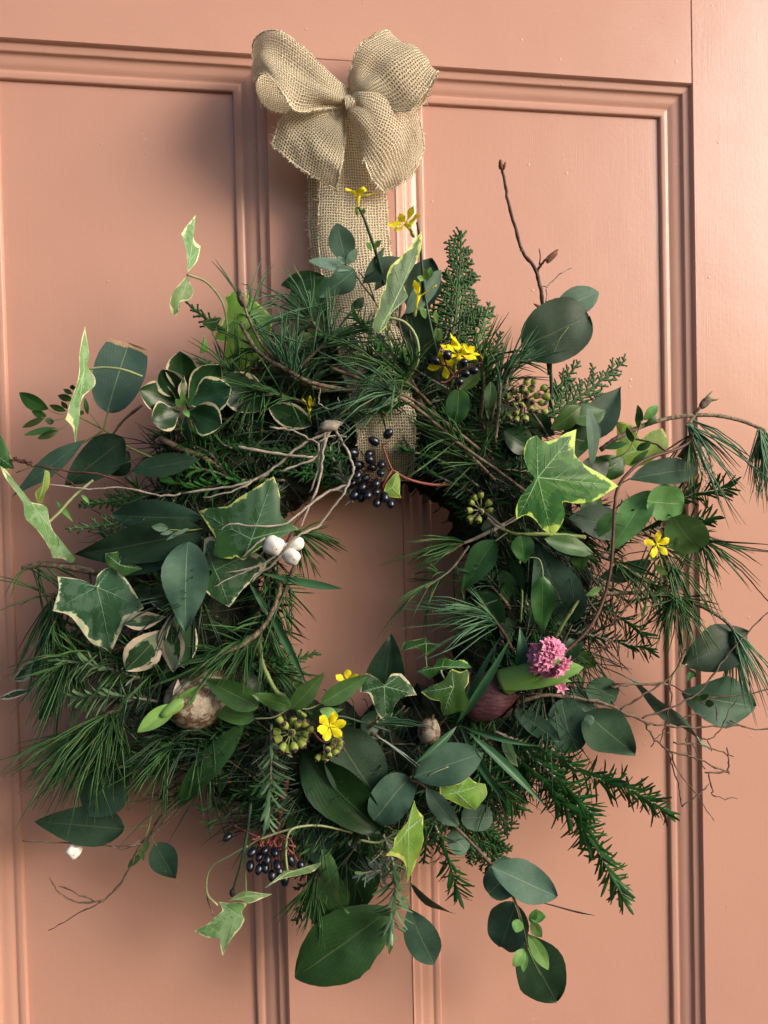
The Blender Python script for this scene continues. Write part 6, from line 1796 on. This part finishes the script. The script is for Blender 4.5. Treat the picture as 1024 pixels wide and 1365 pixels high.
rm("short green sprig left of the lime ivy leaf at the bottom", [(470, 1080, 6.6), (490, 1115, 7), (500, 1145, 7)], L=.015, w=.0018)

# ------------------------------------------------------------------ cypress fronds
def cy(label, specs):
    S = thing("cypress_sprig", label, "cypress", PT(specs[0][0]))
    for b, t, w, kw in specs:
        frond(S, b, t, w, **kw)
    return S
cy("tallest cypress spray rising dark green at the top right of the ribbon", [((600, 470, 5.4), (628, 306, 4.6), 100, dict(roll=8))])
cy("lighter green cypress tips just below the tallest spray", [((615, 520, 5.6), (655, 400, 5.2), 60, dict(mat='cypl', roll=-6, gap=.0042)), ((640, 530, 6.2), (668, 440, 6), 50, dict(roll=10))])
cy("flat cypress spray pointing right below the big round eucalyptus leaves", [((722, 560, 5.6), (846, 492, 5.0), 76, dict(roll=5, gap=.0040)), ((725, 540, 5.4), (775, 480, 5.2), 50, dict(roll=5, gap=.0040))])
cy("dark cypress sprays hanging below the bulb leaves at the bottom right", [((610, 1020, 6), (690, 1105, 5.4), 100, dict(roll=8)), ((640, 990, 5.6), (705, 1060, 5), 80, dict(roll=-8)), ((610, 1070, 5.4), (662, 1185, 4.8), 84, dict(roll=5))])
cy("cypress spray peeking out at the far left under the long slate leaves", [((210, 685, 6), (90, 722, 5.4), 46, dict(roll=8, mat='cypl', gap=.005)), ((200, 660, 6), (105, 680, 5.6), 40, dict(roll=-6))])
cy("soft green cypress sprays in the upper left ring behind the bare twigs", [((470, 610, 7), (280, 600, 7.4), 70, dict(roll=10, gap=.0038)), ((440, 590, 6.6), (300, 555, 6.8), 60, dict(roll=-10)), ((460, 560, 7), (350, 520, 7), 60, dict(roll=6)), ((480, 640, 7), (360, 620, 7.4), 50, dict(roll=6))])
cy("small cypress tip at the upper left beside the broad ivy leaf", [((300, 440, 6), (240, 410, 5.8), 30, dict(roll=12)), ((310, 500, 6), (262, 480, 5.8), 26, dict(roll=12))])
cy("cypress sprays in the lower left behind the upright rosemary", [((370, 1000, 6), (290, 1065, 5.4), 60, dict(roll=10)), ((380, 1020, 6), (330, 1100, 5.6), 66, dict(roll=5)), ((350, 990, 5.6), (300, 1040, 5), 50, dict(roll=-8))])
cy("thin drooping cypress tips under the lower navy berries", [((430, 1130, 4.6), (385, 1230, 4), 60, dict(roll=8, gap=.006)), ((450, 1150, 4.6), (420, 1210, 4.2), 40, dict(roll=8))])
cy("cypress spray behind the small star of ivy berries right of the hole", [((700, 690, 6.2), (610, 640, 6.6), 66, dict(roll=5)), ((710, 660, 6.4), (650, 600, 6.8), 70, dict(roll=-8)), ((650, 700, 5.6), (600, 665, 5.6), 44, dict(roll=5))])
cy("cypress sprays at the top of the ring right of the burlap strip", [((640, 600, 6.4), (570, 530, 6.8), 70, dict(roll=8)), ((650, 560, 6.6), (628, 470, 6.6), 80, dict(roll=5)), ((680, 600, 6), (650, 530, 6.4), 60, dict(roll=5))])
cy("cypress sprays filling the lower right beside the purple bulb", [((640, 960, 5.4), (720, 1010, 5), 60, dict(roll=5)), ((690, 820, 5.4), (640, 860, 5.4), 60, dict(roll=5)), ((720, 880, 5.4), (780, 830, 5), 60, dict(roll=5, mat='cyp'))])
cy("fine cypress hanging at the bottom between rosemary and dark leaves", [((470, 1060, 6), (480, 1150, 5.6), 50, dict(roll=5)), ((560, 1060, 6), (585, 1150, 5.6), 60, dict(roll=5))])
cy("cypress spray in the left of the hole behind pine needles", [((350, 900, 6.4), (420, 860, 6), 40, dict(roll=5)), ((330, 880, 6.4), (370, 930, 6.4), 50, dict(roll=5))])

# ------------------------------------------------------------------ bare twigs
S = thing("bare_twig", "tall bare budding twig rising alone at the upper right", "twig", P(725, 415, 6))
twigs(S, [([(732, 500, 5.6), (728, 450, 6), (725, 415, 6), (720, 385, 6), (714, 360, 6), (697, 335, 6), (686, 300, 6), (677, 268, 6), (673, 240, 6), (668, 222, 6)], 1.7, 1.1),
          ([(716, 362, 6), (722, 352, 6.2), (730, 344, 6.4)], 1.1, .8), ([(719, 352, 6.1), (720, 342, 6.2), (719, 332, 6.2)], .6, .4),
          ([(697, 336, 6), (694, 333, 6.2)], .9, .7)], 'barkd', knob=.2)
twigs(S, [([(727, 410, 6.2), (729, 395, 6.4), (730, 382, 6.4), (742, 370, 6.6), (752, 362, 6.8), (764, 357, 6.8)], .6, .3), ([(730, 382, 6.4), (722, 381, 6.4)], .5, .3)], 'barkg')
for a, b, w in (((668, 226), (667, 213), 7), ((671, 226), (674, 216), 5), ((728, 347), (744, 333), 7), ((729, 350), (743, 338), 6), ((730, 408), (733, 400), 7), ((724, 412), (712, 405), 5)):
    A, B = P(*a, 6.3), P(*b, 6.5); mb = MB(); mb.ball(A.lerp(B, .5), (B-A).normalized(), w*.5*mpp(A), (B-A).length*.55, 8, 7, prof=lambda t: sin(pi*t)**.8*(1.1-.6*t)); part('bud', mb, M['bud'], S, A)
bb = P(694, 476, 8)
mb = MB(); mb.ball(bb, Vector((1, 0, .1)).normalized(), .0028, .009, 10, 8, lump=.3)
S = thing("bare_twig", "short brown twig with a plump reddish bud below the round eucalyptus leaf", "twig", P(670, 495, 7))
part('bud', mb, M['bud'], S, bb)
twigs(S, [([(655, 560, 7), (662, 520, 7.6), (670, 490, 7.8), (686, 478, 8)], 1.2, .9)], 'bark')

S = thing("bare_twig", "long curved reddish vine looping down the right side to the hyacinth", "vine", P(816, 700, 9))
twigs(S, [([(924, 577, 7.2), (918, 590, 7.6), (896, 601, 8.2), (862, 612, 8.8), (838, 630, 9.2), (822, 655, 9.4), (818, 700, 9.6), (815, 750, 9.8), (806, 795, 10), (785, 838, 10.4), (750, 872, 10.6), (715, 900, 10.2), (688, 925, 9.4)], 1.3, 1.2)], 'barkd', knob=.1, jit=.1)
twigs(S, [([(890, 604, 8), (870, 590, 7.6), (840, 585, 7)], .9, .6)], 'barkd')
S = thing("bare_twig", "dark arching twig leaving the picture at the right edge beside the flower", "twig", P(960, 725, 5))
twigs(S, [([(935, 712, 5.4), (965, 722, 5.4), (1000, 733, 5.2), (1040, 735, 5)], .9, .7), ([(968, 744, 5.2), (990, 762, 5), (1010, 785, 4.8), (1035, 815, 4.6)], .7, .5)], 'barkd')

S = thing("bare_twig", "thicket of fine bare twigs spreading to the lower right edge", "twig", P(700, 930, 7))
tw = [([(665, 945, 7), (720, 927, 7.4), (770, 930, 7.2), (812, 940, 7), (850, 958, 7), (870, 965, 6.8)], 1.5, 1.0),
      ([(870, 965, 6.8), (910, 970, 6.6), (950, 968, 6.4), (994, 968, 6)], .8, .5), ([(855, 958, 6.9), (890, 945, 7), (930, 925, 7), (960, 885, 6.8), (990, 850, 6.6), (1024, 815, 6.4)], .8, .5),
      ([(858, 960, 6.9), (872, 985, 6.8), (892, 1000, 6.6), (930, 1012, 6.2), (965, 1028, 6), (972, 1028, 6)], .8, .6), ([(940, 1030, 6), (968, 1027, 6), (971, 1010, 6), (969, 996, 6)], .7, .5), ([(968, 1027, 6), (973, 1033, 6)], .5, .4),
      ([(890, 1000, 6.6), (896, 1020, 6.4), (905, 1050, 6), (910, 1075, 5.8)], .7, .4), ([(893, 1000, 6.6), (905, 1030, 6.4), (930, 1062, 6), (952, 1094, 5.6)], .6, .3),
      ([(910, 1075, 5.8), (930, 1060, 6), (945, 1045, 6)], .5, .4), ([(898, 990, 6.6), (930, 992, 6.4), (955, 1000, 6), (978, 1009, 5.8)], .7, .5), ([(945, 1030, 6), (950, 1055, 5.8), (955, 1062, 5.8), (983, 1066, 5.6)], .6, .4),
      ([(938, 1025, 6), (930, 1005, 6.2), (920, 985, 6.4)], .5, .4), ([(826, 947, 7), (860, 925, 7), (893, 903, 7), (915, 865, 7), (920, 840, 7)], .8, .4), ([(812, 915, 7), (850, 913, 7), (890, 911, 6.8)], 1.1, .9),
      ([(890, 911, 6.8), (895, 925, 6.8), (888, 965, 6.8), (880, 990, 6.6)], .6, .4), ([(915, 960, 6.4), (917, 975, 6.4), (915, 990, 6.2), (921, 1010, 6.2)], .5, .4), ([(935, 985, 6.2), (955, 980, 6.2), (970, 950, 6.4), (985, 930, 6.4)], .5, .3),
      ([(975, 960, 6), (1000, 972, 5.8), (1040, 972, 5.6)], .7, .5), ([(940, 930, 6.2), (985, 927, 6), (1030, 917, 5.8)], .7, .5), ([(955, 942, 6.4), (956, 960, 6.4)], .5, .4), ([(893, 800, 7), (905, 850, 7), (910, 880, 7)], .5, .3),
      ([(868, 995, 6.7), (878, 980, 6.7), (895, 975, 6.6)], .5, .3), ([(905, 958, 6.6), (925, 952, 6.6), (942, 955, 6.4)], .5, .3), ([(755, 932, 7.2), (762, 920, 7.4)], .7, .4), ([(950, 1000, 6), (940, 985, 6.2), (930, 990, 6.2)], .5, .3)]
twigs(S, tw, 'bark', knob=.4, jit=.5)
S = thing("bare_twig", "thin dark twigs crossing among the pine on the right above the hyacinth", "twig", P(800, 800, 8))
twigs(S, [([(770, 780, 8), (785, 800, 8.2), (798, 820, 8.4)], .7, .6), ([(857, 765, 7.4), (852, 785, 7.6), (835, 810, 7.8), (820, 830, 8)], .6, .5), ([(840, 770, 7.6), (830, 800, 7.8), (812, 840, 8)], .5, .4), ([(830, 790, 7.6), (820, 830, 7.8), (826, 880, 7.4), (830, 895, 7.2)], .5, .3), ([(815, 800, 8), (818, 850, 7.8), (780, 880, 8)], .6, .4)], 'barkd')

S = thing("bare_twig", "tangle of pale grey dead twigs left of the upper navy berries", "twig", P(440, 570, 9))
m = lambda x, y, d: (240+x/3.2, 500+y/3.2, d)
tw = [([m(650, 215, 9.4), m(690, 280, 9.8), m(735, 375, 10), m(735, 420, 10.2), m(700, 500, 10.2), m(640, 580, 10.2), m(580, 655, 10.4)], .95, .7),
      ([m(640, 230, 9.4), m(610, 330, 9.8), m(600, 430, 9.8), m(560, 540, 10), m(510, 650, 10.2)], 1.0, .7), ([m(625, 235, 9.4), m(605, 300, 9.6), m(580, 430, 9.6), m(555, 500, 9.6)], .8, .6),
      ([m(720, 470, 10.2), m(640, 495, 10.2), m(565, 545, 10.4), m(510, 590, 10.6), m(400, 665, 10.8), m(330, 720, 11.4), m(260, 780, 11.2)], 1.0, .6),
      ([m(510, 590, 10.6), m(440, 635, 11.4), m(320, 642, 12.0), m(210, 637, 12.0), m(170, 662, 11.9)], .8, .4), ([m(600, 640, 10.4), m(500, 690, 11.4), m(420, 760, 11.2), m(330, 815, 10.8), m(190, 845, 10.6)], .9, .5),
      ([m(480, 715, 11.4), m(400, 800, 11.2), m(340, 850, 10.8), m(300, 885, 10.6)], .9, .7), ([m(330, 815, 10.8), m(250, 850, 10.6), m(140, 905, 10.5)], .6, .4),
      ([m(640, 240, 9.4), m(560, 275, 9.4), m(490, 320, 9.2), m(400, 395, 9), m(330, 440, 8.8), m(220, 475, 8.6), m(0, 505, 8)], 1.0, .8),
      ([m(0, 505, 8), (215, 661, 7.8), (165, 650, 7.6), (120, 652, 7.4), (60, 645, 7.2)], .8, .5), ([m(250, 308, 9), m(350, 325, 9.2), m(460, 342, 9.4), m(570, 352, 9.6)], 1.2, .8), ([m(590, 290, 9.6), m(585, 340, 9.6), m(520, 380, 9.6), m(425, 412, 9.4)], .9, .7),
      ([m(385, 225, 9.4), m(480, 235, 9.4), m(560, 275, 9.5), m(590, 290, 9.6)], .8, .6), ([m(590, 285, 9.6), m(650, 260, 9.6), m(710, 265, 9.4)], .8, .5), ([m(330, 440, 8.8), m(240, 490, 8.8), m(100, 525, 8.6)], .7, .5), ([m(640, 330, 9.4), m(645, 300, 9.6), m(680, 280, 9.6), m(672, 335, 9.6)], .6, .4),
      ([m(595, 60, 9), m(595, 120, 9.2), m(640, 145, 9.2), m(680, 135, 9.2), m(675, 95, 9.2)], .5, .4)]
twigs(S, tw, 'barkg', knob=.3, jit=.35)
bb = MB(); bb.ball(P(*m(645, 215, 9.6)), Vector((1, 0, .2)).normalized(), .004, .008, 10, 8, lump=.5); part('bud', bb, M['barkg'], S, P(*m(645, 215, 9.6)))
S = thing("bare_twig", "long thin twig with a dried tip reaching the left edge above the folded ivy leaf", "twig", P(200, 630, 7))
twigs(S, [([(190, 657, 7), (140, 634, 7), (90, 628, 6.8), (45, 620, 6.6), (18, 612, 6.4)], .9, .6), ([(103, 650, 7), (90, 640, 7), (68, 625, 6.8)], .5, .4)], 'barkd')
mb = MB()
for k in range(14):
    x = 18+k*2; p = P(x, 612+k*.5+rnd.uniform(-3, 3), 6.6); mb.ball(p, rv(1).normalized(), .0012, .0016, 5, 4, lump=.5)
part('dried_flowers', mb, M['barkd'], S, P(25, 614, 6.6), kind='stuff')
S = thing("bare_twig", "thick dark brown branch crossing the upper left of the ring", "branch", P(215, 590, 6))
twigs(S, [([(213, 585, 7), (245, 600, 7.4), (275, 612, 7.4), (310, 640, 7)], 2.3, 1.8)], 'bark', knob=.15)
S = thing("bare_twig", "long brown twig slanting from the ribbon down to the largest ivy leaf", "twig", P(500, 510, 8))
twigs(S, [([(440, 490, 8.2), (480, 505, 8.6), (530, 528, 9), (570, 556, 9), (610, 590, 8.8), (660, 625, 8.2), (700, 655, 7.6)], 1.5, 1.2)], 'bark', knob=.1, jit=.1)
twigs(S, [([(540, 380, 7), (532, 430, 7.2), (545, 470, 7.4), (552, 500, 7.4)], .9, .7)], 'barkd')
S = thing("bare_twig", "scaly pale brown branch curving over the upper left of the ring to the ribbon", "branch", P(385, 490, 8))
twigs(S, [([(320, 430, 7.6), (345, 470, 8), (385, 495, 8.6), (420, 512, 8.8), (470, 522, 8.4)], 1.5, 1.7)], 'barkp', knob=.15)
S = thing("bare_twig", "fine drooping twigs ending in loose curls at the bottom left", "twig", P(235, 1050, 5))
twigs(S, [([(265, 1030, 5.4), (240, 1070, 5), (205, 1110, 4.8), (185, 1130, 4.6), (172, 1160, 4.4), (145, 1195, 4), (132, 1203, 4)], 1.0, .7), ([(140, 1200, 4), (105, 1203, 3.8), (80, 1190, 3.6), (66, 1170, 3.6)], .7, .4), ([(132, 1203, 4), (100, 1190, 3.8), (78, 1180, 3.6)], .6, .4),
           ([(132, 1204, 4), (100, 1220, 3.8), (65, 1241, 3.6)], .5, .3), ([(190, 1125, 4.6), (160, 1128, 4.8), (100, 1124, 4.6), (30, 1121, 4.4)], .8, .4), ([(186, 1122, 4.6), (165, 1132, 4.8), (145, 1127, 4.8)], .5, .3), ([(250, 1035, 5), (215, 1060, 5), (180, 1067, 4.6), (163, 1065, 4.6)], .7, .4), ([(255, 1035, 5.2), (228, 1070, 4.8), (205, 1100, 4.6)], .6, .4), ([(270, 1030, 5), (235, 1085, 4.8), (190, 1125, 4.6)], .7, .5)], 'bark', knob=.5, jit=.3)
S = thing("bare_twig", "reddish stem curving through the upper left behind the pine tuft", "twig", P(300, 500, 6))
twigs(S, [([(300, 535, 6), (320, 500, 6.2), (350, 490, 6.2)], .9, .6), ([(372, 745, 9), (400, 690, 9), (430, 660, 8.6)], .8, .6)], 'barkd')
S = thing("bare_twig", "pale stalk ends and dry stubs at the left inside wall of the hole", "twig", P(380, 800, 8))
twigs(S, [([(372, 760, 8.4), (372, 790, 8.6), (355, 830, 8.8), (325, 858, 9), (290, 872, 8.8)], 1.6, 1.9)], 'barkp', knob=.2)

# ------------------------------------------------------------------ extra greenery that closes the ring
pn("pine needles crossing over the burlap strip just above the brown slanting twig", [(580, 545, 7.4), (555, 520, 8), (530, 500, 8.6), (505, 485, 9)], n=60, L=.052, spread=62, mat='needle', start=.1, r0=1.2)
pn("pine needles spreading right over the ribbon from the upper left tuft", [(390, 500, 7.4), (420, 470, 8), (445, 450, 8.6)], n=46, L=.055, spread=50, mat='needleb', aim=(520, 400, 8.8), start=.3, r0=1.2)
rm("rosemary lying over the ribbon below the upright ivy leaf", [(600, 520, 7), (550, 490, 8), (500, 450, 8.4), (470, 420, 8)], L=.018, w=.0018)
rm("rosemary crossing the ribbon low down beside the pale knot of dead twigs", [(420, 580, 7), (455, 555, 8.4), (495, 545, 9), (530, 540, 8.6)], L=.016, w=.0017)
pn("dark needles thickening the left wall of the hole", [(350, 720, 6), (362, 770, 6.6), (360, 820, 6.8), (350, 860, 6.6)], n=90, L=.036, spread=75, mat='needled', start=.0)
rm("dark rosemary hugging the left wall of the hole", [(345, 690, 6), (365, 740, 7), (366, 800, 7), (352, 850, 7)], L=.015, w=.0018)
pn("pine needles poking into the hole at its lower left", [(330, 860, 6), (350, 880, 6.6), (370, 900, 7)], n=44, L=.044, spread=55, mat='needle', start=.2)
pn("pine tuft rising between the broad ivy leaf and the cream-edged rosette", [(360, 560, 6), (330, 520, 6.6), (310, 500, 7)], n=60, L=.048, spread=70, mat='needle', start=.2)
pn("long needles fanning up at the top left of the ring beside the ribbon", [(450, 470, 6), (425, 440, 6.6), (410, 420, 7)], n=44, L=.052, spread=48, mat='needleb', aim=(380, 350, 7), start=.2)
rm("rosemary in the left ring between the slate leaves and the long twig", [(340, 610, 6.6), (290, 590, 7.2), (220, 560, 7)], L=.016, w=.0018)
pn("loose needles around the yellow-capped navy berries at the top", [(640, 560, 6.4), (645, 510, 7.2), (640, 470, 7.6)], n=50, L=.050, spread=55, mat='needle', start=.1)
rm("rosemary filling the lower right between the strap leaves and cypress", [(610, 1000, 6.4), (660, 1040, 7), (690, 1080, 6.6)], L=.018, w=.0019)
pn("pine needles behind the slate leaves at the lower left edge", [(200, 990, 5.4), (150, 1000, 5.4), (110, 1010, 5.4)], n=60, L=.046, spread=60, mat='needle', start=.1)
pn("pine needles filling the left ring above the silvery rosemary tips", [(180, 860, 6.4), (130, 870, 7), (90, 880, 7)], n=80, L=.045, spread=65, mat='needle', start=.0)

def scatter_leaves(label, spots, mat, w, shape='ovate'):
    S = thing("leafy_sprig", label, "leafy sprig", P(spots[0][0], spots[0][1], 5))
    pts = [(x, y, d-0.5) for x, y, d, _, _ in spots]
    stem(S, pts, 1.1, .7, 'gstem')
    for x, y, d, ang, L in spots:
        leaf(S, (x, y, d), (x+L*cos(radians(ang)), y-L*sin(radians(ang)), d+rnd.uniform(-.3, .8)), w*L/40*rnd.uniform(.85, 1.15), mat, shape)
scatter_leaves("dark leaves tucked behind the pale bulb and its green shoot", [(215, 940, 6.2, 150, 44), (230, 915, 6.6, 110, 40), (250, 895, 6.4, 60, 42), (275, 890, 6.6, 20, 40), (295, 905, 6.4, -30, 38)], 'gdark', 22)
scatter_leaves("small deep green leaves along the lower left of the ring", [(250, 1000, 6, 190, 40), (275, 1010, 6.4, 240, 42), (300, 1020, 6.4, 260, 40), (325, 1035, 6, 290, 38), (345, 1055, 6, 250, 40)], 'gdark', 18)
scatter_leaves("deep green leaves between the cream ivy and the long slate leaves", [(180, 770, 6.4, 160, 40), (200, 780, 6.8, 220, 42), (215, 775, 6.8, 270, 40), (195, 800, 6.4, 200, 36)], 'gdark', 24)
pn("pine needles packed between the left ivy leaf and the pale bulb", [(240, 900, 6), (200, 890, 6.8), (160, 885, 7)], n=120, L=.046, spread=70, mat='needle', start=.0)
pn("pine needles over the branch at the upper left beside the cream-edged leaves", [(420, 540, 7), (380, 530, 7.8), (340, 520, 8)], n=70, L=.044, spread=70, mat='needle', start=.0)
rm("dark rosemary packed along the far left side of the ring", [(200, 850, 5.4), (160, 820, 6), (120, 830, 6), (90, 860, 5.6)], L=.018, w=.0019)
rm("rosemary hanging off the lower left of the ring", [(260, 970, 5.6), (215, 1000, 6), (180, 1020, 6)], L=.018, w=.0019)
pn("pine needles hanging from the lower left of the ring above the long leaf", [(290, 960, 5.8), (250, 985, 6.2), (220, 1000, 6.2)], n=80, L=.044, spread=60, mat='needle', start=.0, droop=.4)
rm("rosemary inside the left rim behind the dark strap leaf", [(330, 760, 6), (350, 820, 6.6), (370, 880, 6.6)], L=.016, w=.0019)
pn("needles on the inner left rim just beneath the snowberries", [(340, 740, 6), (360, 765, 6.8), (372, 790, 7)], n=60, L=.034, spread=70, mat='needle', start=.0)
